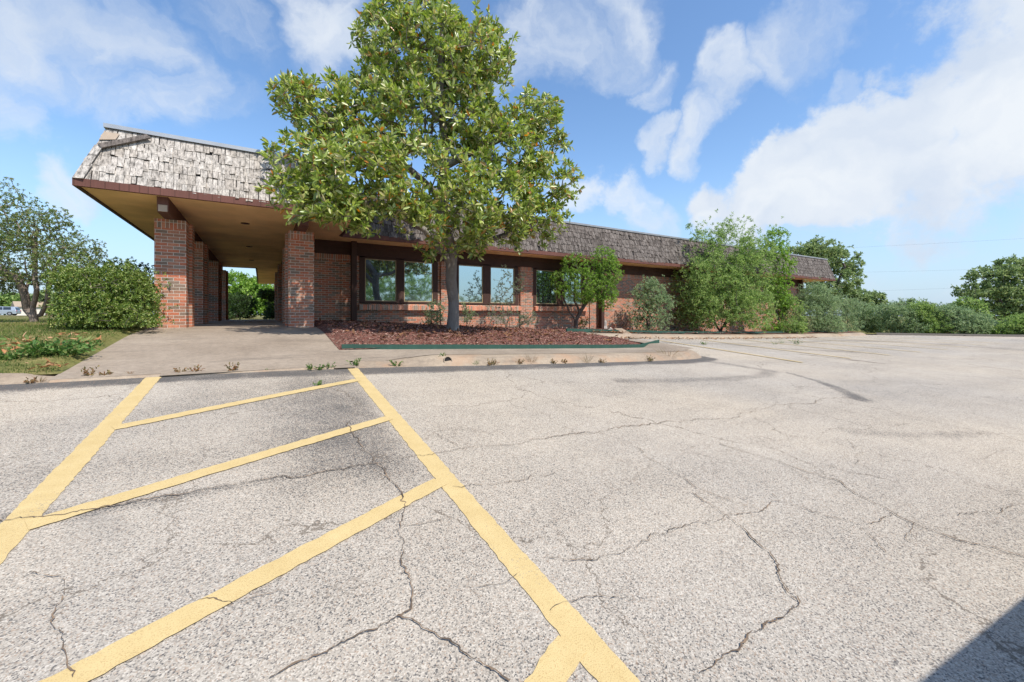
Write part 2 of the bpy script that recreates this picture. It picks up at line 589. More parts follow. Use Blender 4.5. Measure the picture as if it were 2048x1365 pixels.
def m_mulch():
    t = NT('mulch_bed')
    v = t.n('ShaderNodeTexVoronoi'); v.inputs['Scale'].default_value = 26
    t.L.new(t.mapping((1, 1.6, 1)), v.inputs['Vector'])
    sep = t.n('ShaderNodeSeparateColor'); t.L.new(v.outputs['Color'], sep.inputs[0])
    c = t.ramp(sep.outputs[0], [(0, (.045, .026, .02)), (.3, (.11, .045, .034)), (.6, (.18, .07, .052)), (.85, (.25, .125, .09)), (1, (.30, .22, .17))])
    n = t.noise(3, 5, .6)
    c = t.mix(t.math('MULTIPLY', t.math('SUBTRACT', n, .56), 5, True), c, (.07, .05, .04))
    t.bump(v.outputs['Distance'], .9, .02)
    return t.base(c, .9, .15)


def m_glass():
    t = NT('window_glass')
    n = t.noise(1.1, 2)
    d = t.noise(4, 5, .7)
    t.bump(n, .05, .05)
    c = t.mix(t.math('MULTIPLY', d, .3), (.52, .64, .66), (.42, .50, .50))
    t.base(c, .03, .5, 1.0)
    # a dusty film over the tinted pane
    df = t.n('ShaderNodeBsdfDiffuse'); df.inputs['Color'].default_value = (.20, .26, .28, 1)
    mx = t.n('ShaderNodeMixShader'); mx.inputs[0].default_value = .16
    t.L.new(t.p.outputs[0], mx.inputs[1]); t.L.new(df.outputs[0], mx.inputs[2]); t.L.new(mx.outputs[0], t.out.inputs['Surface'])
    return t.m


M = dict(
    asphalt=m_asphalt(), paint=m_paint(), crack=m_crack(),
    ramp=m_concrete('walk_concrete', (.25, .197, .145), (.345, .28, .212)),
    kerb=m_concrete('kerb_concrete', (.27, .205, .145), (.38, .305, .22), .6),
    brick=m_brick('brick'), soldier=m_brick('soldier_brick', True), sill=m_brick('sill_brick', True, 1.35),
    dwood=m_wood('dark_stained_wood', (.040, .020, .015), (.085, .042, .030)),
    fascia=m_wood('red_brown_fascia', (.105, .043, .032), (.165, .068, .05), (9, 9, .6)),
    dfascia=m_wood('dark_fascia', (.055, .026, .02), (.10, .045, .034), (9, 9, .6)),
    beam=m_wood('beam_wood', (.085, .036, .027), (.15, .065, .05)),
    soffit=m_wood('tan_soffit', (.90, .56, .28), (.93, .62, .33), (1.5, .3, 1), .8),
    cap=m_plain('metal_cap', (.36, .38, .40), .45, .5, .3, .2, 3),
    cap2=m_plain('dull_metal_cap', (.26, .27, .28), .6, .4, .2, .3, 3),
    dkerb=m_plain('dark_kerb', (.10, .085, .07), .9),
    roofing=m_plain('flat_roofing', (.30, .29, .27), .9),
    shakeA=m_shake('weathered_shake', [(0, (.36, .32, .275)), (.3, (.42, .38, .335)), (.7, (.47, .43, .38)), (1, (.38, .335, .285))], .95),
    shakeB=m_shake('grey_shake', [(0, (.085, .070, .060)), (.35, (.14, .118, .103)), (.7, (.195, .168, .148)), (1, (.115, .094, .08))], .9),
    ply=m_wood('bare_plywood', (.33, .25, .18), (.42, .34, .26)),
    under=m_plain('roof_felt', (.035, .03, .028), .95),
    glass=m_glass(), frame=m_plain('tan_frame', (.42, .33, .19), .5),
    edging=m_plain('green_edging', (.030, .078, .056), .6, .3, 0, .35, 6),
    lawn=m_lawn(), mulch=m_mulch(),
    grass=m_leaf('grass_blades', [(0, (.06, .11, .02)), (.35, (.13, .18, .04)), (.6, (.24, .23, .08)), (1, (.38, .30, .14))], .2, .7, .3),
    litter=m_leaf('dry_leaves', [(0, (.06, .035, .022)), (.4, (.20, .10, .05)), (.75, (.40, .19, .08)), (1, (.50, .33, .2))], .2, .8, .1),
    chips=m_leaf('bark_chips', [(0, (.06, .03, .024)), (.35, (.19, .07, .052)), (.7, (.33, .14, .105)), (1, (.46, .33, .26))], .15, .85, .0),
    magnolia=m_leaf('magnolia_leaf', [(0, (.10, .165, .03)), (.35, (.25, .335, .055)), (.7, (.40, .47, .11)), (.92, (.55, .52, .24)), (.955, (.30, .24, .09)), (.985, (.50, .22, .05)), (1, (.55, .20, .04))], .9, .38, .32),
    hedge=m_leaf('hedge_leaf', [(0, (.06, .115, .018)), (.5, (.16, .24, .04)), (.9, (.30, .36, .09)), (1, (.44, .42, .17))], .5, .45, .3),
    dhedge=m_leaf('dark_leaf', [(0, (.02, .045, .012)), (.6, (.045, .09, .02)), (1, (.09, .14, .035))], .4, .5, .2),
    privet=m_leaf('privet_leaf', [(0, (.09, .18, .025)), (.5, (.20, .34, .05)), (1, (.36, .50, .11))], .4, .5, .42),
    sage=m_leaf('sage_leaf', [(0, (.10, .13, .07)), (.5, (.17, .22, .115)), (1, (.30, .34, .20))], .2, .7, .3),
    feather=m_leaf('feathery_leaf', [(0, (.12, .20, .055)), (.5, (.25, .36, .105)), (1, (.42, .50, .19))], .25, .6, .42),
    feather2=m_leaf('grey_feathery_leaf', [(0, (.14, .21, .095)), (.5, (.26, .35, .175)), (1, (.41, .47, .27))], .2, .65, .42),
    oak=m_leaf('oak_leaf', [(0, (.11, .165, .06)), (.5, (.23, .31, .12)), (1, (.38, .43, .20))], .3, .6, .38),
    myrtle=m_leaf('myrtle_leaf', [(0, (.09, .15, .04)), (.5, (.19, .26, .08)), (.9, (.30, .33, .13)), (1, (.36, .26, .14))], .3, .55, .4),
    weed=m_leaf('weed_leaf', [(0, (.06, .14, .03)), (.6, (.12, .22, .05)), (1, (.24, .26, .09))], .3, .6, .3),
    dryweed=m_leaf('dry_weed', [(0, (.10, .09, .035)), (.5, (.26, .2, .09)), (1, (.30, .12, .06))], .2, .8, .2),
    magbark=m_bark('magnolia_bark', (.13, .11, .095), (.27, .24, .21), (.36, .345, .31)),
    bark=m_bark('bark', (.06, .045, .035), (.15, .12, .10), (.20, .18, .16)),
    palebark=m_bark('pale_bark', (.13, .10, .08), (.26, .21, .17), (.36, .31, .26)),
    silver=m_plain('silver_car_paint', (.42, .46, .50), .3, .6, .5, .05), black=m_plain('black_car_paint', (.02, .022, .03), .3, .6, .2, .05),
    white=m_plain('white_car_paint', (.7, .7, .69), .35, .5, 0, .05),
    cglass=m_plain('car_glass', (.02, .025, .03), .08, .8), tyre=m_plain('tyre_rubber', (.02, .02, .02), .9), rim=m_plain('rim_alloy', (.4, .4, .42), .4, .5, .7),
    lamp=m_plain('lamp_lens', (.75, .76, .75), .2), redlamp=m_plain('tail_lens', (.35, .02, .02), .3),
    plank=m_wood('weathered_plank', (.26, .19, .13), (.40, .30, .21), (1, 7, 7), .85),
    rock=m_plain('limestone', (.52, .48, .43), .9, .2, 0, .5, 18), dark=m_plain('dark_opening', (.012, .010, .009), .9),
    house=m_plain('house_wall', (.72, .66, .56), .8), hroof=m_plain('house_roof', (.36, .28, .2), .9), pole=m_wood('pole_wood', (.16, .09, .06), (.26, .15, .1)),
    wire=m_plain('wire', (.10, .10, .11), .7), road=m_plain('road_surface', (.34, .30, .25), .9),
    cloth=m_plain('trim_black', (.03, .03, .03), .6),
)

# ------------------------------------------------------------------ ground, lot, kerbs
FX = np.array([-60, -12, -2.4, -1.1, 0, 1.15, 3.5, 7.07, 8.8, 9.3, 9.6, 12])
FB = np.array([6.9, 6.80, 6.68, 6.63, 6.57, 6.49, 6.28, 6.13, 6.17, 6.4, 7.0, 10.3])


def bfront(a):
    return np.interp(a, FX, FB)


def seg_mask(a, b, pts, w0, w1):
    out = np.zeros_like(a)
    n = len(pts)
    for i in range(n - 1):
        p, q = np.array(pts[i]), np.array(pts[i + 1])
        d = q - p; L2 = d @ d
        t = np.clip(((a - p[0]) * d[0] + (b - p[1]) * d[1]) / L2, 0, 1)
        dist = np.hypot(a - p[0] - t * d[0], b - p[1] - t * d[1])
        wd = w0 + (w1 - w0) * (i + t) / (n - 1)
        out = np.maximum(out, 1 - smst(dist, wd * .45, wd * 1.2))
    return out


PATCH = [([gp(*p) for p in [(1405, 722), (1470, 731), (1540, 742), (1530, 752), (1440, 758), (1330, 762), (1240, 762)]], .16, .16, .42),
         ([gp(*p) for p in [(1575, 746), (1640, 764), (1690, 784), (1722, 800)]], .05, .16, .75),
         ([gp(*p) for p in [(1460, 690), (1560, 698), (1700, 704)]], .25, .3, .3),
         ([gp(*p) for p in [(1620, 680), (1800, 684), (2040, 700)]], .5, .6, .3),
         ([gp(*p) for p in [(1300, 686), (1500, 688), (1660, 682)]], .3, .3, .25),
         ([gp(*p) for p in [(0, 1045), (217, 1018), (439, 978), (568, 956), (700, 938)]], .05, .10, .55),
         ([gp(*p) for p in [(1700, 865), (1850, 872), (1980, 868)]], .1, .1, .3)]


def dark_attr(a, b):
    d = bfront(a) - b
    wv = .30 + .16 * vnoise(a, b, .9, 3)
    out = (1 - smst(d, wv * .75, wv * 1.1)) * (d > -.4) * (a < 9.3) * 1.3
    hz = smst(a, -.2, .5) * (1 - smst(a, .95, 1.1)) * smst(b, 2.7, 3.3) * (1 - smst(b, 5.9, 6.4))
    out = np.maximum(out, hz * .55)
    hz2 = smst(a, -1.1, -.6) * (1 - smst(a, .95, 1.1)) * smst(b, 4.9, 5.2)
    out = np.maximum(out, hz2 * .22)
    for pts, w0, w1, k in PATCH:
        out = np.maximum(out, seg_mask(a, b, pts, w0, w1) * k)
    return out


def far_edge(a, b):
    return a < 32.6 + (11.2 - b) * 1.72


A = np.concatenate([np.arange(-30, -6, .6), np.arange(-6, 16, .09), np.arange(16, 44, .35), np.arange(44, 75, 1.5)])
B = np.concatenate([np.arange(-24, -2, .8), np.arange(-2, 12.1, .09)])
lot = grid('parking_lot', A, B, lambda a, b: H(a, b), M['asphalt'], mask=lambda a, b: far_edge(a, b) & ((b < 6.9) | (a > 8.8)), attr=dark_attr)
tag(lot, 'cracked pale grey asphalt parking lot', None, None, 'structure')

G = np.concatenate([-np.geomspace(900, 4, 40), np.arange(-3, 3.1, 1), np.geomspace(4, 900, 40)])
gnd = grid('ground', G + 5, G + 6, lambda a, b: H(a, b) - .10 - .02 * (vnoise(a, b, .3, 5)), M['lawn'])
tag(gnd, 'grassy ground running to the horizon', None, None, 'structure')


# lawn left of the walk
def zl(a, b):
    taper = smst(-a, 40, 70) + smst(b, 40, 60)
    ed = smst(-a, 2.05, np.where(b < 7.5, 2.75, 2.22)) * (.3 + .7 * smst(b, 6.98, 7.3))
    return H(a, b) + .022 + (.063 + .02 * vnoise(a, b, 1.3, 2)) * ed - .14 * np.clip(taper, 0, 1)


A = np.concatenate([np.arange(-72, -16, 2.), np.arange(-16, -2.4, .2), [-2.3, -2.2, -2.15, -2.1, -2.04]])
B = np.concatenate([[6.98], np.arange(7.1, 20, .2), np.arange(20, 64, 2.)])
o = grid('lawn', A, B, zl, M['lawn'])
tag(o, 'dry patchy lawn left of the walk', None, None, 'structure')
# verge beyond the lot on the right
o = grid('verge', np.arange(28, 90, 1.), np.arange(-24, 40, 1.), lambda a, b: H(a, b) + .06, M['lawn'], mask=lambda a, b: ~far_edge(a - 1.0, b) | ((b > 15) & (a > 33)))
tag(o, 'grass verge beyond the far kerb of the lot', None, None, 'structure')
# far road on the left where the cars pass
P0 = pD(-500, 632, 76); P1 = pD(330, 632, 84)
dd = (P1 - P0)[:2]; nn = np.array([-dd[1], dd[0]]) / np.hypot(*dd)
T = np.linspace(0, 1, 30)
Lp = np.array([P0[:2] + dd * t - nn * 3.2 for t in T]); Rp = np.array([P0[:2] + dd * t + nn * 3.2 for t in T])
V = np.array([(p[0], p[1], Hf(*p) + .0) for p in np.vstack([Lp, Rp])]) + [0, 0, .03]
Fq = np.array([(i, i + 1, i + 31, i + 30) for i in range(29)])
tag(raw_mesh('road', V, Fq, M['road']), 'far road across the field on the left', None, None, 'structure')


def sweep(name, path, prof, mat, basez=H, zoff=0., label='', flare=None):
    """kerb: path is its front edge, the profile goes to the left of the path"""
    P = []
    for i in range(len(path) - 1):
        p, q = np.array(path[i], float), np.array(path[i + 1], float)
        n = max(2, int(np.hypot(*(q - p)) / .25))
        for t in range(n):
            P.append(p + (q - p) * t / n)
    P.append(np.array(path[-1], float)); P = np.array(P)
    for _ in range(3):
        P[1:-1] = (P[:-2] + 2 * P[1:-1] + P[2:]) / 4
    Tn = np.gradient(P, axis=0); Tn /= np.linalg.norm(Tn, axis=1)[:, None]
    Nn = np.stack([-Tn[:, 1], Tn[:, 0]], -1)
    k = len(prof)
    fl = np.ones(len(P)) if flare is None else flare(P)
    V = []
    for i in range(len(P)):
        z0 = float(basez(P[i, 0], P[i, 1]))
        for d, h in prof:
            q = P[i] + Nn[i] * d
            V.append((q[0], q[1], max(z0 + h * fl[i], float(H(*q)) + (.019 if (d > .12 and name == 'island_kerb') else -.02) if h > 0 else -9) + zoff))
    Fq = np.array([(i * k + j, (i + 1) * k + j, (i + 1) * k + j + 1, i * k + j + 1) for i in range(len(P) - 1) for j in range(k - 1)])
    o = raw_mesh(name, V, Fq, mat, smooth=True)
    return o


PROF = [(-.02, -.05), (0, .004), (.03, .02), (.10, .085), (.17, .125), (.26, .145), (.38, .150), (.52, .152)]
isl = [(1.19, 6.49), (3.5, 6.28), (7.07, 6.13), (8.6, 6.15), (9.1, 6.25), (9.45, 6.55), (9.62, 7.1), (9.64, 8.2), (9.62, 10.0)]
o = sweep('island_kerb', isl, PROF, M['kerb'], flare=lambda P: .16 + .84 * smst(P[:, 0], 1.25, 2.6) * (1 - .8 * smst(P[:, 1], 8.5, 9.6)))
tag(o, 'stained rolled concrete kerb of the island', None, None, 'structure')
# flat top of the island kerb and walk
def ztop(a, b):
    f_ = .16 + .84 * smst(a, 1.25, 2.6)
    base = H(a, bfront(a)) + .152 * f_
    tip = smst(a, 8.75, 9.05) * smst(b, 6.6, 6.9)
    base = base * (1 - tip) + (H(9.62, b) + .150) * tip
    return np.maximum(base, H(a, b) + .018) + .003
o = grid('island_walk', np.arange(1.15, 9.52, .06), np.arange(6.42, 8.6, .06), ztop, M['ramp'], mask=lambda a, b: ((b > bfront(a) + .40) & (b < 7.88) & (a < 9.1)) | ((a > 9.0) & (b > 6.8)))
tag(o, 'pale concrete strip along the kerb', None, None, 'structure')
# ramp up to the walkway
def zr(a, b):
    return H(a, b) + .022 + .004 * vnoise(a, b, .8, 9) * 0
A = np.linspace(-2.05, 1.18, 24)
o = grid('entrance_ramp', A, np.concatenate([np.arange(6.45, 13, .12), np.arange(13, 25.2, .5)]), zr, M['ramp'], mask=lambda a, b: b > bfront(a))
tag(o, 'sloping concrete walk up to the canopy', None, None, 'structure')
# lip of the ramp at the asphalt and its flare to the left
o = sweep('ramp_lip', [(-2.03, 6.665), (-1.1, 6.64), (0, 6.58), (1.2, 6.50)], [(-.035, -.03), (-.02, .012), (.02, .024), (.10, .026)], M['kerb'])
tag(o, 'worn pale edge of the ramp', None, None, 'structure')
o = sweep('street_kerb', [(-30, 6.86), (-12, 6.80), (-4, 6.72), (-2.3, 6.68), (-2.0, 6.66)], [(-.02, -.05), (0, .005), (.04, .03), (.11, .075), (.2, .092), (.34, .095)], M['kerb'],
          flare=lambda P: 1 - .8 * smst(P[:, 0], -2.5, -2.0))
tag(o, 'low worn concrete kerb below the lawn', None, None, 'structure')
# building side kerb
bk = [(9.0, 10.15), (9.6, 10.22), (11.8, 10.36), (15, 10.55), (20.5, 10.75), (26, 10.75), (30.5, 10.7), (32.0, 10.85), (32.6, 11.4), (32.7, 13.0), (32.7, 16)]
o = sweep('planter_kerb', bk, PROF + [(.8, .155), (1.02, .158)], M['kerb'])
tag(o, 'concrete kerb in front of the building planter', None, None, 'structure')
# dark kerb on the far side of the lot
ke = [(33.2, 10.85), (36, 9.25), (41.5, 6.03), (50, 1.1), (62, -6)]
o = sweep('far_kerb', ke[::1], [(-.02, -.05), (0, .1), (.05, .13), (.2, .13)], M['dkerb'])
tag(o, 'dark kerb on the far side of the lot', None, None, 'structure')


def zbed(a, b):
    e = np.minimum(smst(b, 7.8, 8.3), 1)
    ea = smst(a, 1.17, 1.42)
    off = .028 + (.017 + .05 * e + .03 * smst(b, 9, 11) + .05 * smst(a, 9.4, 10.6)) * ea
    return H(a, b) + off + (.15 + .85 * ea) * ( .045 * (vnoise(a, b, 2.1, 4) - .5) + .03 * (vnoise(a, b, 6, 8) - .5))


mb_mask = lambda a, b: ((a < 9.45 + .0 * b) | (b > 11.3)) & (b > 7.86)
o = grid('mulch_bed', np.concatenate([np.arange(1.165, 16, .08), np.arange(16, 32.6, .3)]), np.arange(7.84, 14.45, .08), zbed, M['mulch'], mask=mb_mask, smooth=False)
tag(o, 'red bark mulch bed along the building', None, None, 'structure')


# ---- yellow markings on the lot
def ribbon(mb, pts, w, z=.004, jit=0., step=.035):
    P = []
    for i in range(len(pts) - 1):
        p, q = np.array(pts[i], float), np.array(pts[i + 1], float)
        n = max(1, int(np.hypot(*(q - p)) / step))
        for t in range(n):
            P.append(p + (q - p) * t / n)
    P.append(np.array(pts[-1], float)); P = np.array(P)
    Tn = np.gradient(P, axis=0); Tn /= np.linalg.norm(Tn, axis=1)[:, None] + 1e-9
    Nn = np.stack([-Tn[:, 1], Tn[:, 0]], -1)
    ws = w / 2 if not callable(w) else None
    n0 = len(mb.v)
    for i in range(len(P)):
        hw = ws if ws is not None else w(i / (len(P) - 1)) / 2
        j1, j2 = (random.uniform(-jit, jit), random.uniform(-jit, jit)) if jit else (0, 0)
        l = P[i] + Nn[i] * (hw + j1); r_ = P[i] - Nn[i] * (hw + j2)
        mb.v.append((l[0], l[1], Hf(*l) + z)); mb.v.append((r_[0], r_[1], Hf(*r_) + z))
    for i in range(len(P) - 1):
        a = n0 + 2 * i
        mb.f.append((a, a + 1, a + 3, a + 2)); mb.r.append(random.random())


mk = MB()
ribbon(mk, [(1.145, .2), (1.145, 6.46)], .145, .004, .0055)
ribbon(mk, [(-1.13, 1.0), (-1.125, 6.6)], .15, .004, .0055)
for b0, b1, z in ((4.78, 5.78, .007), (3.26, 4.22, .0075), (1.80, 2.82, .007), (.32, 1.35, .0075)):
    ribbon(mk, [(-1.08, b0), (1.09, b1)], .125, z, .0055)
for i, a in enumerate((11.35, 14.0, 16.7, 19.4, 22.1, 24.8, 27.5, 30.2)):
    ribbon(mk, [(a - .1, 5.1), (a + .25, 9.9)], .11, .014, .006, .3)
tag(mk.build('parking_marking', M['paint']), 'yellow painted stall and hatch lines', None, None, 'structure')

CR = [[(0, 1045), (103, 1034), (217, 1016), (330, 996), (439, 975), (568, 954), (700, 936), (760, 930), (830, 915), (920, 900), (1060, 885), (1180, 868), (1300, 850), (1390, 840), (1530, 818), (1640, 800), (1700, 797)],
      [(698, 845), (705, 870), (725, 895), (755, 932), (775, 960), (800, 985), (812, 1010), (800, 1050), (805, 1100), (812, 1150), (825, 1200), (822, 1222), (795, 1241)],
      [(795, 1241), (740, 1265), (690, 1290), (640, 1315), (590, 1335), (540, 1365)], [(795, 1241), (840, 1258), (900, 1290), (950, 1322), (990, 1345), (1020, 1368)],
      [(905, 977), (1000, 970), (1090, 954), (1110, 950)], [(1090, 1120), (1140, 1125), (1200, 1118), (1250, 1108), (1300, 1085), (1370, 1055), (1440, 1045), (1455, 1032), (1520, 1030), (1560, 1005)],
      [(1200, 868), (1250, 885), (1300, 920), (1370, 960), (1390, 975), (1450, 1000), (1510, 1020)],
      [(1385, 990), (1420, 1010), (1455, 1035), (1500, 1075), (1540, 1110), (1555, 1140), (1562, 1165), (1600, 1210), (1570, 1240), (1500, 1270), (1480, 1300), (1440, 1330), (1400, 1352)],
      [(1440, 890), (1500, 910), (1570, 930), (1640, 955), (1680, 965), (1695, 980), (1710, 990), (1770, 1020), (1795, 1035), (1850, 1060), (1920, 1085), (2020, 1110), (2060, 1120)],
      [(1545, 990), (1560, 1005), (1640, 1030), (1720, 1050), (1760, 1045), (1795, 1030)], [(1600, 800), (1720, 830), (1800, 850), (1880, 865), (2060, 897)],
      [(1720, 725), (1790, 755), (1850, 775), (2060, 812)], [(1920, 1035), (2000, 1030), (2040, 1010), (2060, 1003)], [(1720, 1060), (1750, 1085), (1772, 1107)], [(870, 870), (900, 885), (920, 900)],
      [(60, 1150), (120, 1160), (128, 1190), (110, 1225), (105, 1255), (128, 1290), (135, 1330), (145, 1368)], [(805, 1055), (870, 1045), (905, 1035)], [(940, 1178), (1000, 1172), (1035, 1150)],
      [(1560, 1165), (1575, 1190), (1600, 1212)], [(1300, 690), (1420, 706), (1560, 722)], [(1440, 820), (1300, 800), (1180, 790)], [(1700, 880), (1720, 905), (1712, 930), (1760, 960)],
      [(1795, 1035), (1830, 1050), (1810, 1080), (1840, 1100)], [(1560, 925), (1600, 950), (1625, 968)], [(1100, 1225), (1160, 1205), (1250, 1200)], [(380, 1200), (470, 1215), (560, 1190)]]
cm_ = MB()
for ci, c in enumerate(CR):
    pts = [gp(min(x, 2200), min(y, 1480)) for x, y in c]
    # midpoint displacement
    for lev in range(6):
        q = [pts[0]]
        for i in range(len(pts) - 1):
            L_ = np.hypot(*(pts[i + 1] - pts[i]))
            if L_ > .022:
                d = (pts[i + 1] - pts[i]); nrm = np.array([-d[1], d[0]])
                q.append((pts[i] + pts[i + 1]) / 2 + nrm * rng.normal(0, .055 + .035 * lev))
            q.append(pts[i + 1])
        pts = q
    base = .013 if ci in (0, 1, 2, 3, 7, 8) else .008
    if ci > 15: base = .006
    ph = random.random() * 9
    ribbon(cm_, pts, lambda t, b=base, p=ph: b * .56 * (.3 + .9 * abs(math.sin(t * 23 + p)) * abs(math.sin(t * 7.1 + p * 2)) + .25 * random.random()), .0095, .0015, .03)
for pts in ([(-2.0, 8.78), (-.5, 8.8), (1.15, 8.76)], [(-2.0, 11.3), (1.15, 11.28)]):
    ribbon(cm_, pts, .006, .026, .001, .06)
tag(cm_.build('pavement_crack', M['crack']), 'dark branching cracks in the asphalt', None, None, 'structure')


# ------------------------------------------------------------------ building
bld = thing('office_building', 'long low brick building with shake mansard roof, timber header and porch canopy on brick piers', 'building')
SOF, EA_T, CAN_T, MAIN_T = 3.85, 3.97, 5.15, 5.36
INS = .36
WY = 14.36
ca0, ca1, cb0, cb1 = -2.9, 2.03, 10.54, 24.7       # canopy
ma1, mb0, mb1 = 33.9, 13.35, 37.0                    # main roof


def bmb(fn, name, mat, parent=bld, bevel=0, label=None):
    m = MB(); fn(m)
    o = m.build(name, M[mat], parent, bevel)
    if label: o['label'] = label
    return o


# soffits (thin slabs)
bmb(lambda m: m.box(ca0 + .05, ca1 - .05, cb0 + .05, cb1 - .05, SOF, SOF + .05), 'soffit', 'soffit')
bmb(lambda m: m.box(ca1 - .049, ma1 - .06, mb0 + .05, mb1, SOF - .002, SOF + .045), 'soffit', 'soffit')
bmb(lambda m: m.box(-.2, ca1 - .05, cb1 - .049, mb1, SOF - .004, SOF + .04), 'soffit', 'soffit')


def ring_fascia(name, segs, mat):
    m = MB()
    for (x0, y0, x1, y1) in segs:
        m.box(min(x0, x1), max(x0, x1), min(y0, y1), max(y0, y1), 3.83, EA_T)
    return m.build(name, M[mat], bld)


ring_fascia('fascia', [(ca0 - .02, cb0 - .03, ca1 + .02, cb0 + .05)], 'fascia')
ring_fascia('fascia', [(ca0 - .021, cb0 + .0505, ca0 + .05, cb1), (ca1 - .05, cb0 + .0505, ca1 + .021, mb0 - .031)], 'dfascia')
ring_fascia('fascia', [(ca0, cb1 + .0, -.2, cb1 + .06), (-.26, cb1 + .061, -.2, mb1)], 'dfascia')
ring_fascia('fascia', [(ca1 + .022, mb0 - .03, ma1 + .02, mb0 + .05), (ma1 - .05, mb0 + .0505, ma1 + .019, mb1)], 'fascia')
# strips nailed over the canopy fascia
m = MB()
x = ca0
while x < ca1 - .15:
    w = random.uniform(.10, .26)
    m = MB(); m.box(x, x + .008, cb0 - .036, cb0 - .0302, 3.845, 3.968)
    m.build('fascia_strip', M['dfascia'], bld)
    x += w


def mansard(face, L, Ht, mat, prob=.0, seed=1, hip0=True, hip1=True, wmin=.09, wmax=.26, rows=6, name='shingles', thick=.018):
    """face: function (s,t,n)->world; s along, t up-slope 0..SL, n outwards"""
    rr = random.Random(seed)
    SL = math.hypot(Ht, INS)
    m = MB()
    ex = SL / rows
    for r in range(rows + 0):
        s = -.02
        t0r = r * ex - .02
        while s < L:
            w = rr.uniform(wmin, wmax)
            t0 = t0r + rr.uniform(-.032, .026) + .06 * math.sin(s * 1.7 + r * 2.1) * .5
            ln = ex * rr.uniform(1.15, 1.5)
            t1 = min(t0 + ln, SL)
            lo0, lo1 = (INS / SL) * max(t0, 0), (INS / SL) * t1
            s0, s1 = s + .004, s + w - .004 - (rr.random() < .12) * .012
            s += w
            if rr.random() < prob: continue
            a0 = max(s0, lo0) if hip0 else s0; b0 = min(s1, L - lo0) if hip1 else min(s1, L)
            a1 = max(s0, lo1) if hip0 else s0; b1 = min(s1, L - lo1) if hip1 else min(s1, L)
            if b0 - a0 < .02: continue
            if b1 - a1 < .01: b1 = a1 = (a1 + b1) / 2 if hip0 and a1 > b0 - .1 else a1
            th = thick * rr.uniform(.6, 1.5)
            k = rr.uniform(-.012, .012)
            lift = .007 + rr.uniform(0, .022) * (rr.random() < .18)
            p = [face(a0, t0, lift), face(b0, t0 + k, lift), face(max(b1, a1), t1, .0), face(a1, t1, .0),
                 face(a0, t0, lift + th), face(b0, t0 + k, lift + th), face(max(b1, a1), t1, .010), face(a1, t1, .010)]
            m.hexa([p[0], p[1], p[2], p[3], p[4], p[5], p[6], p[7]])
    return m.build(name, M[mat], bld)


def mk_face(o, along, inward, Ht):
    o = Vector(o); al = Vector(along); inw = Vector(inward)
    SL = math.hypot(Ht, INS)
    up = (inw * INS + Vector((0, 0, Ht))) / SL
    out = (-inw * Ht + Vector((0, 0, INS))) / SL
    return lambda s, t, n: tuple(o + al * s + up * t + out * n)


CH = CAN_T - EA_T - .08; MH = MAIN_T - EA_T - .08
# felt under the shakes + flat roof, as solid frustums
m = MB()
def frus(m, x0, x1, y0, y1, z0, z1, i0, i1, j0, j1):
    m.hexa([(x0, y0, z0), (x1, y0, z0), (x1, y1, z0), (x0, y1, z0), (x0 + i0, y0 + j0, z1), (x1 - i1, y0 + j0, z1), (x1 - i1, y1 - j1, z1), (x0 + i0, y1 - j1, z1)])
frus(m, ca0 + .01, ca1 - .01, cb0 + .01, cb1 - .01, EA_T, CAN_T - .08, INS, INS, INS, INS)
m.build('roof_deck', M['under'], bld)
m = MB()
frus(m, ca1 + .3, ma1 - .01, mb0 + .01, mb1 - .01, EA_T + .002, MAIN_T - .08, .02, INS, INS, INS)
frus(m, -.2, ca1 + .29, cb1 + .05, mb1 - .01, EA_T + .002, MAIN_T - .08, INS, .0, INS, INS)
frus(m, .75, ca1 + .29, mb0 + .012, cb1 + .04, EA_T + .004, MAIN_T - .082, .3, .0, INS, 0)
m.build('roof_deck', M['under'], bld)
fc = mk_face((ca0, cb0, EA_T), (1, 0, 0), (0, 1, 0), CH)
mansard(fc, ca1 - ca0, CH, 'shakeA', .004, 3, rows=6, wmin=.05, wmax=.15, thick=.012).__setitem__('label', 'pale weathered shakes of the canopy front')
mansard(mk_face((ca0, cb1, EA_T), (0, -1, 0), (1, 0, 0), CH), cb1 - cb0, CH, 'shakeA', .01, 5, rows=6, wmin=.12)
mansard(mk_face((ca1, cb0, EA_T), (0, 1, 0), (-1, 0, 0), CH), mb0 - cb0 + .4, CH, 'shakeB', .01, 6, rows=6, hip1=False, wmin=.12)
mansard(mk_face((ca1 - .6, mb0, EA_T), (1, 0, 0), (0, 1, 0), MH), ma1 - ca1 + .6, MH, 'shakeB', .006, 8, hip0=False, wmin=.05, wmax=.14, rows=7, thick=.018).__setitem__('label', 'grey brown split shakes of the long main roof')
mansard(mk_face((ma1, mb0, EA_T), (0, 1, 0), (-1, 0, 0), MH), mb1 - mb0, MH, 'shakeB', .01, 9, wmin=.12, rows=7)
mansard(mk_face((-.2, mb1, EA_T), (0, -1, 0), (1, 0, 0), MH), mb1 - cb1, MH, 'shakeB', .01, 10, wmin=.15, rows=6)
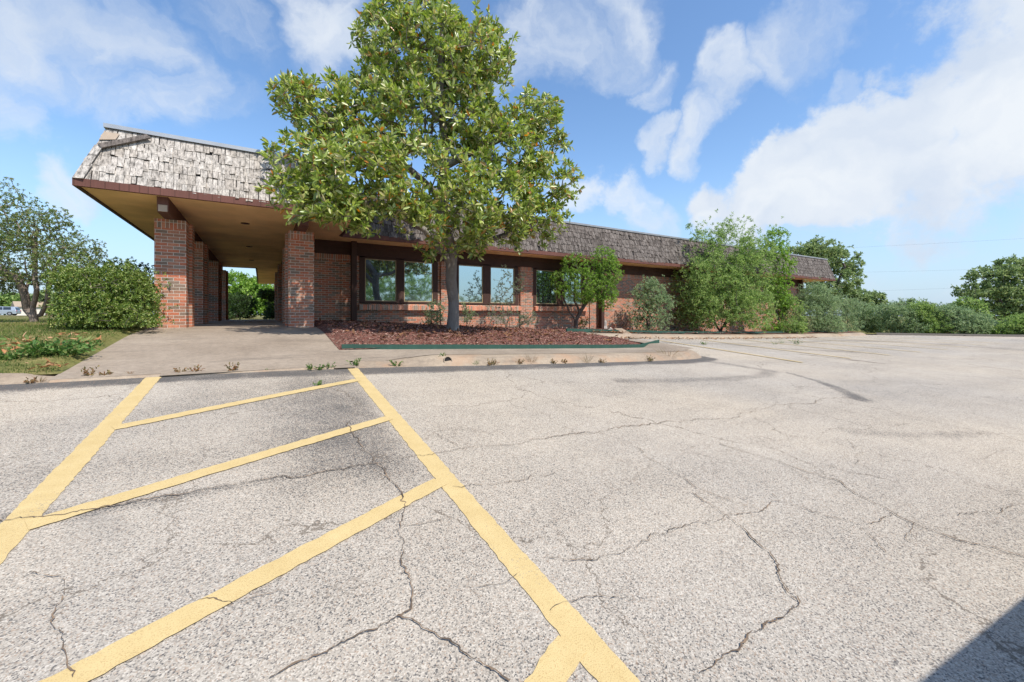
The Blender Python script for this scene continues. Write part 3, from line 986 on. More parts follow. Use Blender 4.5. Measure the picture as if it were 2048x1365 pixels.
# hip boards on the canopy corner
m = MB()
def hipb(t0, t1, w, off):
    p0 = Vector(fc((INS / math.hypot(CH, INS)) * t0, t0, 0)); p1 = Vector(fc((INS / math.hypot(CH, INS)) * t1, t1, 0))
    o_ = Vector((0, -1, .25)).normalized(); sx = Vector((1, 0, 0))
    q = [p0 - sx * .01 + o_ * .02, p0 + sx * w + o_ * off, p1 + sx * w + o_ * off, p1 - sx * .01 + o_ * .02]
    m.hexa([tuple(v) for v in q] + [tuple(v + o_ * .022) for v in q])
hipb(-.02, .30, .14, .045); hipb(.26, .52, .12, .05); hipb(.48, .74, .12, .05)
m.build('hip_board', M['shakeA'], bld)['label'] = 'short weathered boards along the canopy hip'
m = MB()
f2 = lambda s, t, n: fc(s, t, n)
m.hexa([f2(.27, .74, .05), f2(.33, .66, .05), f2(1.02, 1.06, .06), f2(.95, 1.12, .06), f2(.27, .74, .085), f2(.33, .66, .085), f2(1.02, 1.06, .095), f2(.95, 1.12, .095)])
m.build('loose_board', M['shakeB'], bld)['label'] = 'loose split board sliding across the canopy corner'
m = MB()
m.hexa([f2(.27, .86, .035), f2(.50, .92, .035), f2(.55, 1.06, .035), f2(.33, 1.06, .035), f2(.27, .86, .045), f2(.50, .92, .045), f2(.55, 1.06, .045), f2(.33, 1.06, .045)])
m.build('bare_panel', M['ply'], bld)['label'] = 'bare wood patch where shakes are gone'
# metal caps round the roof tops
m = MB()
i2 = INS - .05
z0, z1 = CAN_T - .065, CAN_T + .012
m.box(ca0 + i2, ca1 - i2, cb0 + i2, cb0 + i2 + .06, z0, z1); m.box(ca0 + i2, ca0 + i2 + .06, cb0 + i2 + .061, cb1 - i2, z0, z1); m.box(ca1 - i2 - .06, ca1 - i2, cb0 + i2 + .061, mb0 + .3, z0, z1)
m.build('roof_cap', M['cap'], bld)
m = MB()
z0, z1 = MAIN_T - .075, MAIN_T + .03
z1 -= .03; m.box(ca1 - .3, ma1 - i2, mb0 + i2, mb0 + i2 + .06, z0, z1); m.box(ma1 - i2 - .06, ma1 - i2, mb0 + i2 + .061, mb1 - i2, z0, z1)
m.build('roof_cap', M['cap2'], bld)
m = MB(); m.box(ca0 + INS + .02, ca1 - INS - .02, cb0 + INS + .02, cb1 - INS, CAN_T - .079, CAN_T - .02)
m.box(ca1 - .2, ma1 - INS - .02, mb0 + INS + .02, mb1 - INS, MAIN_T - .079, MAIN_T - .02)
m.build('flat_roof', M['roofing'], bld)

# beams on the piers
for xa, xb in ((-1.78, -1.60), (.76, .94)):
    m = MB()
    m.prism([(10.72, SOF - .001), (10.76, SOF - .27), (10.80, SOF - .30), (24.5, SOF - .30), (24.5, SOF - .001)], xa, xb)
    m.v = [(v[1], v[0], v[2]) for v in m.v]
    o = m.build('beam', M['beam'], bld)
m = MB(); m.box(-1.762, -1.618, 10.735, 10.757, SOF - .29, SOF - .16)  # pale plate over the lower front of the left beam
m.build('beam_end', M['ply'], bld)['label'] = 'pale patch on the lower front of the left beam'


def pier(x0, x1, y0, z0, z1, dp=.42, wing=True):
    m = MB()
    m.box(x0, x1, y0, y0 + dp, z0, z1 - .19)
    if wing: m.box(x0 - .045, x1 + .055, y0 + dp + .001, y0 + dp + .40, z0, z1)
    o = m.build('pier', M['brick'], bld)
    m = MB(); m.box(x0, x1, y0, y0 + dp, z1 - .189, z1)
    c = m.build('pier_cap', M['soldier'], o)
    return o


PT = SOF - .302
for y in (11.5, 14.55, 19.4, 23.2):
    pier(-1.95, -1.41, y, .9, PT)
pier(.56, 1.12, 11.5, .9, PT)
for y in (14.55, 19.4, 23.2):
    pier(.56, 1.05, y, .9, PT, wing=False)

# walls
m = MB()
wx0 = .80
H0 = 3.43
m.box(wx0, wx0 + .25, WY + .001, 36, .9, SOF - .003)                          # passage side
m.box(wx0 + .251, 2.93 - .18, WY, WY + .25, .8, H0 - .2)                      # left piece, with strip right of the post
m.box(2.18, 2.44, WY - .05, WY - .001, .8, H0 - .2)
o_wall = m.build('wall', M['brick'], bld)
# window groups: (outer left, [panes], outer right)
groups = [(2.75, [(2.93, 3.97), (4.23, 5.28)], 5.46), (6.10, [(6.27, 7.29), (7.61, 8.70)], 8.88), (9.60, [(9.74, 10.82), (11.14, 12.2)], 12.38)]
m = MB()
for gi, (x0, ps, x1) in enumerate(groups):
    m.box(x0 + .0, x1, WY, WY + .25, .55, 1.80)
m.box(5.461, 6.099, WY - .0, WY + .25, .55, H0 - .2); m.box(5.56, 6.0, WY - .09, WY - .001, .55, H0 - .2)
m.box(8.881, 9.599, WY - .0, WY + .25, .5, H0 - .2); m.box(8.93, 9.47, WY - .09, WY - .001, .5, H0 - .2)
m.box(12.381, 31.3, WY, WY + .25, .1, H0 - .2); m.box(12.62, 12.98, WY - .05, WY - .001, .4, H0 - .2)
m.box(31.05, 31.299, WY + .251, 36, .1, SOF - .003)
m.build('wall', M['brick'], bld)['label'] = 'multicoloured brick wall under and between the windows'
for xa, xb, ya, yb in ((wx0 + .251, 2.93 - .18, WY, WY + .25), (2.18, 2.44, WY - .05, WY - .001), (5.461, 6.099, WY, WY + .25), (5.56, 6.0, WY - .09, WY - .001), (8.881, 9.599, WY, WY + .25),
                       (8.93, 9.47, WY - .09, WY - .001), (12.381, 31.3, WY, WY + .25), (12.62, 12.98, WY - .05, WY - .001)):
    m = MB(); m.box(xa, xb, ya, yb, H0 - .199, H0); m.build('soldier_course', M['soldier'], bld)
# projecting brick sills
for (x0, ps, x1) in groups:
    m = MB()
    xa, xb = x0 - .03 if x0 < 3 else x0 + .02, x1 + .05
    m.hexa([(xa, WY - .15, 1.66), (xb, WY - .15, 1.66), (xb, WY - .001, 1.66), (xa, WY - .001, 1.66), (xa, WY - .15, 1.83), (xb, WY - .15, 1.83), (xb, WY + .1, 1.885), (xa, WY + .1, 1.885)])
    m.build('window_sill', M['sill'], bld)
# wood header band and posts
m = MB(); m.box(1.0, 31.35, WY - .06, WY + .2, H0 + .001, SOF - .004); m.build('header_band', M['dwood'], bld)
m = MB(); m.box(1.0, 31.35, WY - .085, WY - .061, H0 + .25, SOF - .02); m.build('header_trim', M['dwood'], bld)
for x0, x1, zb in ((2.46, 2.62, 1.0), (13.07, 13.24, .7), (30.9, 31.1, .3)):
    m = MB(); m.box(x0, x1, WY - .32, WY - .12, zb, SOF - .003); m.build('post', M['dwood'], bld, .006)
# windows
for (x0, ps, x1) in groups:
    g = MB()
    zt, zb = 3.40, 1.89
    edges = [x0] + [v for p in ps for v in p] + [x1]
    for k in range(0, len(edges), 2):
        g.box(edges[k], edges[k + 1], WY - .02, WY + .12, zb + .001, zt)
    for p in ps:
        g.box(p[0] + .001, p[1] - .001, WY - .02, WY + .12, zb, 1.955)
        g.box(p[0] + .001, p[1] - .001, WY - .02, WY + .12, 3.36, zt + .029)
    fr = g.build('window', M['dwood'], bld)
    for p in ps:
        q = MB()
        e = .028
        q.box(p[0] + .002, p[0] + e, WY + .005, WY + .08, 1.956, 3.359); q.box(p[1] - e, p[1] - .002, WY + .005, WY + .08, 1.956, 3.359)
        q.box(p[0] + e, p[1] - e, WY + .005, WY + .08, 1.956, 1.956 + e); q.box(p[0] + e, p[1] - e, WY + .005, WY + .08, 3.359 - e, 3.359)
        q.build('frame', M['frame'], fr)
        q = MB(); q.box(p[0] + e, p[1] - e, WY + .035, WY + .05, 1.956 + e, 3.359 - e)
        q.build('pane', M['glass'], fr)
# dark core so nothing shows through
m = MB(); m.box(wx0 + .26, 31.0, WY + .26, 35.9, .1, SOF - .01); m.build('interior', M['dark'], bld)
# recessed lights
for y in (12.75, 17.0, 21.2):
    m = MB(); m.cyl((-.36, y, SOF - .012), (0, 0, 1), .10, .011, 20); m.build('downlight', M['dwood'], bld)


# ------------------------------------------------------------------ vegetation
def unit(v):
    return v / (np.linalg.norm(v, axis=-1, keepdims=True) + 1e-9)


def leafmesh(name, P, Ax, L, W, mat, parent, up=.6, fold=.25, droop=.12, rnd=None):
    n = len(P)
    Ax = unit(Ax)
    U = unit(rng.normal(size=(n, 3)) * (1 - up) + np.array([0, 0, 1.]) * up)
    Sd = unit(np.cross(Ax, U)); Nn = unit(np.cross(Sd, Ax))
    L = np.broadcast_to(L, (n,))[:, None]; W = np.broadcast_to(W, (n,))[:, None]
    f = fold * W
    v = [P, P + Ax * L * .3 + Sd * W * .42 + Nn * f, P + Ax * L * .72 + Sd * W * .36 + Nn * f * .8 - Nn * droop * L * .4,
         P + Ax * L - Nn * droop * L, P + Ax * L * .72 - Sd * W * .36 + Nn * f * .8 - Nn * droop * L * .4, P + Ax * L * .3 - Sd * W * .42 + Nn * f]
    V = np.stack(v, 1).reshape(-1, 3)
    b = (np.arange(n) * 6)[:, None]
    Fc = np.concatenate([b + np.array([0, 1, 2, 3]), b + np.array([0, 3, 4, 5])], 1).reshape(-1, 4)
    r_ = rng.random(n) if rnd is None else rnd
    return raw_mesh(name, V, Fc, mat, parent, rnd=np.repeat(r_, 2))


def grow(trunk, targets, R0, rt=.006, step=.3, jit=.05, pen=.5):
    """trunk: list of polylines (each starts at a node); targets attached one by one to the nearest node"""
    nodes = []; par = []
    for line in trunk:
        line = [np.array(p, float) for p in line]
        if not nodes:
            nodes.append(line[0]); par.append(-1); last = 0
        else:
            D = np.linalg.norm(np.array(nodes) - line[0], axis=1); last = int(np.argmin(D))
        for q in line[1:]:
            p = nodes[last]; d = np.linalg.norm(q - p); k = max(1, int(d / step))
            for i in range(1, k + 1):
                nodes.append(p + (q - p) * i / k + rng.normal(0, jit * .3, 3) * (i < k)); par.append(last if i == 1 else len(nodes) - 2)
            last = len(nodes) - 1
    base = nodes[0]
    nt = len(nodes)
    T = np.array(targets)
    top = np.array(nodes)
    d0 = np.min(np.linalg.norm(T[:, None] - top[None], axis=2), axis=1) if len(T) * len(top) < 4e6 else np.linalg.norm(T - top[-1], axis=1)
    order = np.argsort(d0)
    buf = np.zeros((len(T) * 8 + nt + 100, 3)); buf[:nt] = nodes; cnt = nt
    lowskip = nt // 3 if nt > 6 else 0
    for ti in order:
        t = T[ti]
        D = np.linalg.norm(buf[lowskip:cnt] - t, axis=1) + pen * np.maximum(0, buf[lowskip:cnt, 2] - t[2])
        j = int(np.argmin(D)) + lowskip
        p = buf[j]; d = np.linalg.norm(t - p); k = min(7, max(1, int(d / step)))
        last = j
        for i in range(1, k + 1):
            s = i / k
            q = p + (t - p) * s + rng.normal(0, jit, 3) * (i < k) + np.array([0, 0, -.10 * d * s * (1 - s)])
            if cnt >= len(buf): buf = np.vstack([buf, np.zeros((5000, 3))])
            buf[cnt] = q; par.append(last); last = cnt; cnt += 1
    P = buf[:cnt]; par = np.array(par)
    c = np.zeros(cnt); haschild = np.zeros(cnt, bool); haschild[par[par >= 0]] = True
    c[~haschild] = 1
    for i in range(cnt - 1, 0, -1):
        c[par[i]] += c[i]
    al = math.log(R0 / rt) / math.log(max(c[0], 3))
    r_ = rt * np.maximum(c, 1) ** al
    return P, par, r_


def treewood(name, P, par, r_, mat, parent, flarez=0., sides=7):
    n = len(P)
    main = np.full(n, -1); best = np.zeros(n)
    for i in range(1, n):
        if r_[i] > best[par[i]]:
            best[par[i]] = r_[i]; main[par[i]] = i
    D = np.zeros((n, 3))
    for i in range(n):
        a = P[par[i]] if par[i] >= 0 else P[i]; b = P[main[i]] if main[i] >= 0 else P[i]
        D[i] = b - a
    D = unit(D)
    ref = np.array([1, .13, .07])
    U = unit(np.cross(D, ref)); W = np.cross(D, U)
    e = np.arange(1, n); p = par[1:]
    r1 = r_[e]; r0 = np.where(main[p] == e, r_[p], np.minimum(r_[p] * .8, r1 * 1.25))
    ismain = (main[p] == e)[:, None]
    dv = unit(P[e] - P[p])
    U0 = np.where(ismain, U[p], unit(np.cross(dv, ref))); W0 = np.where(ismain, W[p], np.cross(dv, unit(np.cross(dv, ref))))
    an = np.arange(sides) * 2 * np.pi / sides
    cs, sn = np.cos(an)[None, :, None], np.sin(an)[None, :, None]
    r0 = r0[:, None, None]; r1 = r1[:, None, None]
    A0 = P[p][:, None] + (U0[:, None] * cs + W0[:, None] * sn) * r0
    A1 = P[e][:, None] + (U[e][:, None] * cs + W[e][:, None] * sn) * r1
    V = np.concatenate([A0, A1], 1).reshape(-1, 3)
    base = (np.arange(n - 1) * 2 * sides)[:, None]
    fs = []
    for i in range(sides):
        j = (i + 1) % sides
        fs.append(base + np.array([i, j, j + sides, i + sides]))
    Fc = np.concatenate(fs, 0)
    return raw_mesh(name, V, Fc, mat, parent, smooth=True)


def blob_pts(blobs, n, shell=.55):
    """blobs: (centre(3), radii(3)); random points biased to the outside"""
    w = np.array([b[1][0] * b[1][1] * b[1][2] for b in blobs]) ** .75; w /= w.sum()
    k = rng.choice(len(blobs), n, p=w)
    C = np.array([b[0] for b in blobs])[k]; Rr = np.array([b[1] for b in blobs])[k]
    d = unit(rng.normal(size=(n, 3)))
    s = rng.uniform(shell ** 3, 1.05, n) ** (1 / 3)
    return C + d * Rr * s[:, None]


CAMF = np.array([S_, C_, 0]); CAMR = np.array([C_, -S_, 0])


def pxblob(x, y, rx, ry, Z, rd=None):
    c = pD(x, y, Z); k = Z / F
    a = rx * k; dd_ = a if rd is None else rd
    # radii along world axes: use the mean of lateral and depth radius
    lat = (a + dd_) / 2 if rd is None else a
    return (c, (lat, dd_ if rd is not None else lat, ry * k))


def rosettes(P, out, n, L, W, mat, parent, name='foliage', spread=.9, up=.55, twig=None, fold=.2):
    """n leaves radiating from every twig end"""
    m = len(P)
    Pc = np.repeat(P, n, 0); O = np.repeat(unit(out), n, 0)
    d = unit(O * (1 - spread * .55) + rng.normal(size=Pc.shape) * spread * .75)
    q = Pc + d * rng.uniform(0, .25, (len(Pc), 1)) * L
    return leafmesh(name, q, d, L * rng.uniform(.65, 1.15, len(q)), W * rng.uniform(.75, 1.15, len(q)), mat, parent, up=up, fold=fold)


def shrub(name, label, cat, base, blobs, nclu, nleaf, L, W, mat, bark='bark', stems=5, R0=.03, group=None, shell=.5, spread=1., keep=None, up=.4, rt=.004, wood=True, clump=0.10, srad=.25, sides=5, outb=None, stray=.06, holes=1.8):
    base = np.array(base, float)
    t = thing(name, label, cat, tuple(base), group)
    P = blob_pts(blobs, nclu, shell)
    # clumping
    if clump:
        c2 = P[rng.integers(0, len(P), max(8, len(P) // 9))]
        D = np.linalg.norm(P[:, None] - c2[None], axis=2); j = np.argmin(D, 1)
        P = P + (c2[j] - P) * rng.uniform(.0, .75, (len(P), 1))
        P += rng.normal(0, clump, P.shape)
    if stray:
        c_ = P.mean(0); q_ = rng.random(len(P)) < stray
        P[q_] += (P[q_] - c_) * rng.uniform(.05, .28, (int(q_.sum()), 1)) + np.array([0, 0, .04])
    if holes:
        n3 = (vnoise(P[:, 0], P[:, 1], holes, 41) + vnoise(P[:, 1], P[:, 2], holes, 42) + vnoise(P[:, 2], P[:, 0], holes, 43)) / 3
        P = P[(n3 > .42) | (rng.random(len(P)) < .3)]
    if keep is not None: P = P[keep(P)]
    P = P[P[:, 2] > base[2] + .03]
    P = P - base
    cen = np.mean(P, 0)
    if wood:
        lines = [[(0, 0, -.1), (0, 0, .06)]]
        hh = max(cen[2] * .55, .15)
        for i in range(stems):
            an = 2 * math.pi * i / stems + random.random()
            lines.append([(0, 0, .06), (math.cos(an) * srad * .5, math.sin(an) * srad * .5, hh * .5), (cen[0] * .6 + math.cos(an) * srad, cen[1] * .6 + math.sin(an) * srad, hh)])
        sub = P[rng.random(len(P)) < min(1, 420 / len(P))]
        G_, pr, rr = grow(lines, sub, R0, rt, .22, .03)
        treewood('branch', G_, pr, rr, M[bark], t, sides=sides)
    out = P - cen + np.array([0, 0, .25])
    if outb is not None: out = unit(out) * .4 + np.array(outb)
    rosettes(P, out, nleaf, L, W, M[mat], t, spread=spread, up=up)
    return t


# ---- the magnolia
TB = np.array([4.36, 10.35, 0.]); TB[2] = float(zbed(TB[0], TB[1])) - .05
ZT = 10.9
mag = thing('magnolia_tree', 'tall glossy leaved magnolia with single grey trunk standing in the mulch bed', 'tree', tuple(TB))
MBL = [(845, 55, 95, 62, 10.6), (770, 78, 72, 52, 10.2), (965, 95, 68, 62, 10.4), (890, 110, 110, 70, 10.5), (880, 150, 150, 90, 10.4), (760, 170, 70, 50, 10.0),
       (640, 215, 85, 55, 9.3), (590, 180, 38, 26, 9.2), (690, 255, 90, 60, 9.4), (840, 250, 140, 90, 9.9), (950, 240, 80, 70, 10.4),
       (620, 330, 85, 75, 8.2), (720, 350, 110, 85, 8.5), (840, 360, 120, 85, 9.0), (660, 405, 70, 42, 7.9), (770, 425, 90, 50, 8.6),
       (1040, 235, 75, 50, 10.6), (1085, 265, 48, 42, 10.9), (1010, 320, 95, 65, 10.4), (1075, 365, 80, 60, 11.0), (1130, 370, 34, 34, 11.3), (970, 410, 110, 75, 9.8),
       (1060, 430, 70, 45, 11.0), (900, 430, 90, 70, 9.4), (1050, 482, 55, 22, 11.6), (875, 490, 45, 40, 9.7), (940, 495, 40, 30, 9.8), (1095, 210, 30, 22, 11),
       (570, 385, 40, 35, 7.8), (615, 425, 38, 22, 7.8), (1140, 410, 24, 30, 11.3), (1105, 455, 30, 22, 11.3), (720, 440, 50, 26, 8.2), (1000, 450, 70, 36, 10.2), (930, 475, 60, 32, 9.8), (1080, 435, 60, 36, 11), (650, 395, 60, 40, 8.0), (990, 395, 90, 50, 10.2)]
blobs = [pxblob(x, y, rx, ry, Z, rx * Z / F * .95) for x, y, rx, ry, Z in MBL]


def clear_building(P):
    a, b, z = P[:, 0], P[:, 1], P[:, 2]
    can = (a < ca1 + .25) & (b > cb0 - .12 + .3 * np.clip(z - 4, 0, 1)) & (z < CAN_T + .25)
    mn = (b > mb0 - .35) & (z < MAIN_T + .2)
    return ~(can | mn)


P = blob_pts(blobs, 5900, .45)
P = P[clear_building(P)]
c2 = P[rng.integers(0, len(P), 420)]
D = np.linalg.norm(P[:, None] - c2[None], axis=2); j = np.argmin(D, 1)
P = P + (c2[j] - P) * rng.uniform(0, .55, (len(P), 1)) + rng.normal(0, .06, P.shape)
P = P[clear_building(P)]
# a few deliberate openings to the sky
gaps = [(835, 335, 26), (1010, 195, 28), (905, 330, 16), (560, 250, 20), (940, 40, 18), (800, 110, 16), (985, 385, 14), (730, 235, 14), (760, 455, 26), (800, 452, 26), (840, 472, 22), (1000, 478, 20), (560, 330, 14), (915, 220, 12), (700, 130, 30)]
rel = P - np.array([0, 0, EYE]); Zc = rel @ CAMF; PX = 1024 + F * (rel @ CAMR) / Zc; PY = 630 - F * rel[:, 2] / Zc
k_ = np.ones(len(P), bool)
for gx, gy, gr in gaps:
    k_ &= ~((np.hypot(PX - gx, PY - gy) < gr) & (rng.random(len(P)) < .88))
n3 = (vnoise(P[:, 0], P[:, 1], 1.1, 31) + vnoise(P[:, 1], P[:, 2], 1.1, 32) + vnoise(P[:, 2], P[:, 0], 1.1, 33)) / 3
k_ &= (n3 > .352) | (rng.random(len(P)) < .25)
P = P[k_] - TB
W = lambda x, y, Z: pD(x, y, Z) - TB
fork = W(905, 500, 10.9)
lines = [[(0, 0, -.15), (0.0, 0.0, .2), (.02, 0, .8), W(902, 560, 10.95), fork],
         [fork, W(880, 440, 10.5), W(890, 330, 10.6), W(880, 180, 10.6), W(885, 40, 10.6)],
         [W(895, 520, 10.9), W(850, 460, 10.4), W(790, 425, 10.0), W(720, 400, 9.5), W(640, 350, 9.2)],
         [fork, W(960, 490, 10.9), W(1010, 470, 11.1), W(1060, 430, 11.2), W(1110, 380, 11.3)],
         [W(895, 400, 10.5), W(820, 340, 10.0), W(700, 260, 9.5), W(610, 200, 9.3)],
         [W(890, 330, 10.6), W(980, 290, 10.6), W(1060, 250, 10.8)]]
G_, pr, rr = grow(lines, P, .20, .0055, .28, .04, .35)
rr = np.minimum(rr * 1.0, .142)
hz = G_[:, 2]
rr = np.where((hz < 1.9) & (rr > .1), np.maximum(rr, .138 + .06 * np.exp(-np.maximum(hz, 0) / .22)), rr)
treewood('trunk', G_, pr, rr, M['magbark'], mag, sides=12)
ax = unit(P - np.array([0, .2, 1.5])) * .6 + np.array([.05, -.25, .3])
rosettes(P, ax, 9, .162, .066, M['magnolia'], mag, spread=.95, up=.45, fold=.16)
# bumpy scar on the trunk and a pale sawn stub
m = MB(); p = W(1000, 475, 10.8); m.cyl(tuple(p), (.5, -.1, .15), .05, .32, 10, .035)
m.build('sawn_limb', M['palebark'], mag)['label'] = 'pale sawn limb right of the fork'

# ---- left: clipped hedge bush and darker hedge behind
def hb(x, y, rx, ry, Z, rd=None): return pxblob(x, y, rx, ry, Z, rd)


zg = lambda a, b: float(zl(a, b))
base = gp(225, 668); base = (base[0] - .05, base[1] + .5)
shrub('hedge_bush', 'big round bright green hedge bush left of the brick pier', 'shrub', (base[0], base[1], zg(*base)),
      [hb(225, 600, 72, 66, 8.0, .6), (hb(160, 590, 45, 52, 7.9, .5)), hb(265, 600, 42, 60, 8.3, .5), hb(215, 575, 80, 42, 8.1, .6), hb(245, 640, 55, 30, 7.7, .4), hb(200, 648, 48, 24, 7.6, .4), hb(285, 645, 26, 22, 7.9, .3), hb(140, 652, 26, 20, 7.5, .25), hb(140, 560, 26, 28, 8.0, .3), hb(185, 625, 60, 34, 7.6, .4)],
      4300, 9, .048, .023, 'hedge', stems=7, R0=.045, shell=.68, spread=1.1, clump=.07, up=.3, stray=.09, holes=3.2)
bb = (-3.1, 15.2)
shrub('tall_hedge', 'darker taller hedge rising behind the bright hedge bush', 'shrub', (bb[0], bb[1], zg(*bb)),
      [hb(190, 560, 50, 40, 12.0, .6), hb(250, 560, 50, 40, 12.2, .6), hb(290, 570, 40, 42, 12.5, .6), hb(225, 600, 60, 45, 12, .6), hb(285, 615, 40, 40, 12.5, .6)],
      1300, 8, .065, .032, 'dhedge', shell=.65, clump=.08)
# crepe myrtle on the lawn
base = pD(68, 657, 10.3)[:2]; bz = zg(*base)
cm = thing('crepe_myrtle', 'wispy multi trunk crepe myrtle with twisted pale trunk on the lawn at far left', 'tree', (base[0], base[1], bz))
Zm = 10.3
bl = [pxblob(*q) for q in [(20, 440, 70, 60, Zm), (90, 470, 55, 50, Zm), (-60, 460, 90, 75, Zm), (60, 520, 85, 55, Zm), (140, 520, 55, 45, Zm - .2), (175, 500, 30, 28, Zm), (150, 560, 40, 30, Zm), (0, 560, 60, 30, Zm), (-60, 550, 80, 50, Zm), (20, 385, 20, 30, Zm), (110, 440, 30, 25, Zm)]]
P = blob_pts(bl, 5200, .25) - np.array([base[0], base[1], bz])
W2 = lambda x, y, Z: pD(x, y, Z) - np.array([base[0], base[1], bz])
lines = [[(0, 0, -.1), (0, 0, .12)], [(0, 0, .12), W2(55, 620, 10.4), W2(50, 590, 10.3), W2(38, 560, 10.2), W2(20, 520, 10.2)], [(0, 0, .12), W2(66, 615, 10.3), W2(74, 580, 10.2), W2(70, 540, 10.3), W2(70, 480, 10.3)],
         [(0, 0, .12), W2(82, 630, 10.4), W2(95, 600, 10.3), W2(100, 560, 10.2), W2(120, 520, 10.2)], [W2(50, 590, 10.3), W2(58, 560, 10.4), W2(50, 520, 10.4)], [W2(38, 560, 10.2), W2(0, 540, 10.2), W2(-50, 500, 10.2)]]
G_, pr, rr = grow(lines, P[::3], .12, .0030, .2, .05, .2)
treewood('trunk', G_, pr, np.minimum(rr, .085), M['palebark'], cm, sides=7)
rosettes(P, P - np.array([0, 0, 1.2]), 9, .044, .022, M['myrtle'], cm, spread=1.2)

# ---- in front of the windows
def zb_(a, b): return float(zbed(a, b))
p = (10.95, 13.25); bz = zb_(*p) - .03
pt = thing('privet_tree', 'small bright green forked privet tree at the right end of the windows', 'tree', (p[0], p[1], bz))
Zp = S_ * p[0] + C_ * p[1]
bl = [pxblob(*q) for q in [(1150, 532, 30, 26, Zp), (1125, 560, 24, 24, Zp), (1165, 570, 38, 34, Zp - .2), (1126, 584, 18, 14, Zp - .3), (1205, 520, 30, 26, Zp), (1218, 545, 28, 30, Zp), (1200, 572, 34, 32, Zp), (1210, 602, 20, 20, Zp), (1172, 596, 20, 14, Zp - .3), (1222, 590, 16, 20, Zp + .2)]]
o3 = np.array([p[0], p[1], bz])
P = blob_pts(bl, 2100, .45); P = P[(P[:, 1] < mb0 - .02) | (P[:, 2] < SOF - .1)] ; P = P[P[:, 1] < WY - .25] - o3
W3 = lambda x, y, Z: pD(x, y, Z) - o3
lines = [[(0, 0, -.1), (0, 0, .12), W3(1152, 642, Zp)], [W3(1152, 642, Zp), W3(1138, 622, Zp), W3(1128, 600, Zp), W3(1124, 575, Zp)], [W3(1152, 642, Zp), W3(1160, 625, Zp), W3(1172, 605, Zp), W3(1195, 570, Zp), W3(1210, 540, Zp)], [W3(1160, 625, Zp), W3(1148, 600, Zp), W3(1150, 570, Zp)]]
G_, pr, rr = grow(lines, P, .085, .005, .2, .03, .3)
treewood('trunk', G_, pr, np.minimum(rr, .075), M['bark'], pt, sides=8)
rosettes(P, P - np.array([0, 0, 1.2]) + np.array([0, -.3, .5]), 9, .075, .028, M['privet'], pt, spread=1., up=.4)


def bedshrub(name, label, px_, bY, bl, *args, **kw):
    q = pY(px_, 640, bY); Zq = S_ * q[0] + C_ * q[1]
    blobs_ = [pxblob(x, y, rx, ry, Zq + dz, min(rx * Zq / F, kw.get('maxd', 9))) for x, y, rx, ry, dz in bl]
    kw2 = {k: v for k, v in kw.items() if k != 'maxd'}
    inner = kw2.pop('keep', None)
    def keep(P):
        k = (P[:, 1] < WY - .15) & ((P[:, 1] < mb0 - .12) | (P[:, 2] < SOF - .1))
        return k if inner is None else k & inner(P)
    kw2['group'] = 'shrubs in the planter on the right' if name == 'planter_shrub' else 'small shrubs in front of the windows'
    return shrub(name, label, 'shrub', (q[0], q[1], zb_(q[0], q[1]) - .02), blobs_, *args, keep=keep, **kw2)


bedshrub('window_shrub', 'thin silvery shrub reaching up in front of the fourth window', 1012, 13.2, [(1015, 580, 30, 30, 0), (1010, 545, 12, 20, 0), (1035, 565, 18, 22, 0), (1000, 610, 30, 22, 0)], 260, 8, .05, .020, 'sage', bark='palebark', stems=4, shell=.2, R0=.02, clump=.05)
bedshrub('window_shrub', 'pale dry spreading shrub low under the fourth window', 1025, 12.4, [(1030, 632, 42, 22, 0), (1000, 635, 30, 18, 0), (1055, 640, 22, 16, 0)], 420, 9, .055, .014, 'sage', bark='palebark', stems=8, shell=.2, R0=.018, clump=.04, srad=.4)
bedshrub('window_shrub', 'dim leafy shrub low beside the left of the magnolia trunk', 868, 13.2, [(868, 628, 22, 26, 0), (855, 640, 16, 14, 0)], 300, 8, .05, .022, 'feather2', stems=5, shell=.3, R0=.018, clump=.04)
bedshrub('window_shrub', 'small leafy sprig growing under the third window by the trunk', 935, 13.4, [(932, 615, 8, 12, 0), (938, 632, 16, 16, 0)], 120, 8, .05, .02, 'feather2', stems=4, shell=.2, R0=.014, clump=.04)
bedshrub('window_shrub', 'little green shrub at the right foot of the privet trunk', 1166, 13.4, [(1166, 645, 12, 12, 0)], 90, 8, .045, .02, 'hedge', stems=3, shell=.2, R0=.012, clump=.03)
bedshrub('window_shrub', 'brown twiggy shrub against the brick wall beyond the pale rock', 1236, 13.9, [(1236, 635, 14, 20, 0), (1250, 650, 14, 10, 0)], 110, 4, .045, .02, 'litter', stems=6, shell=.2, R0=.02, clump=.04)

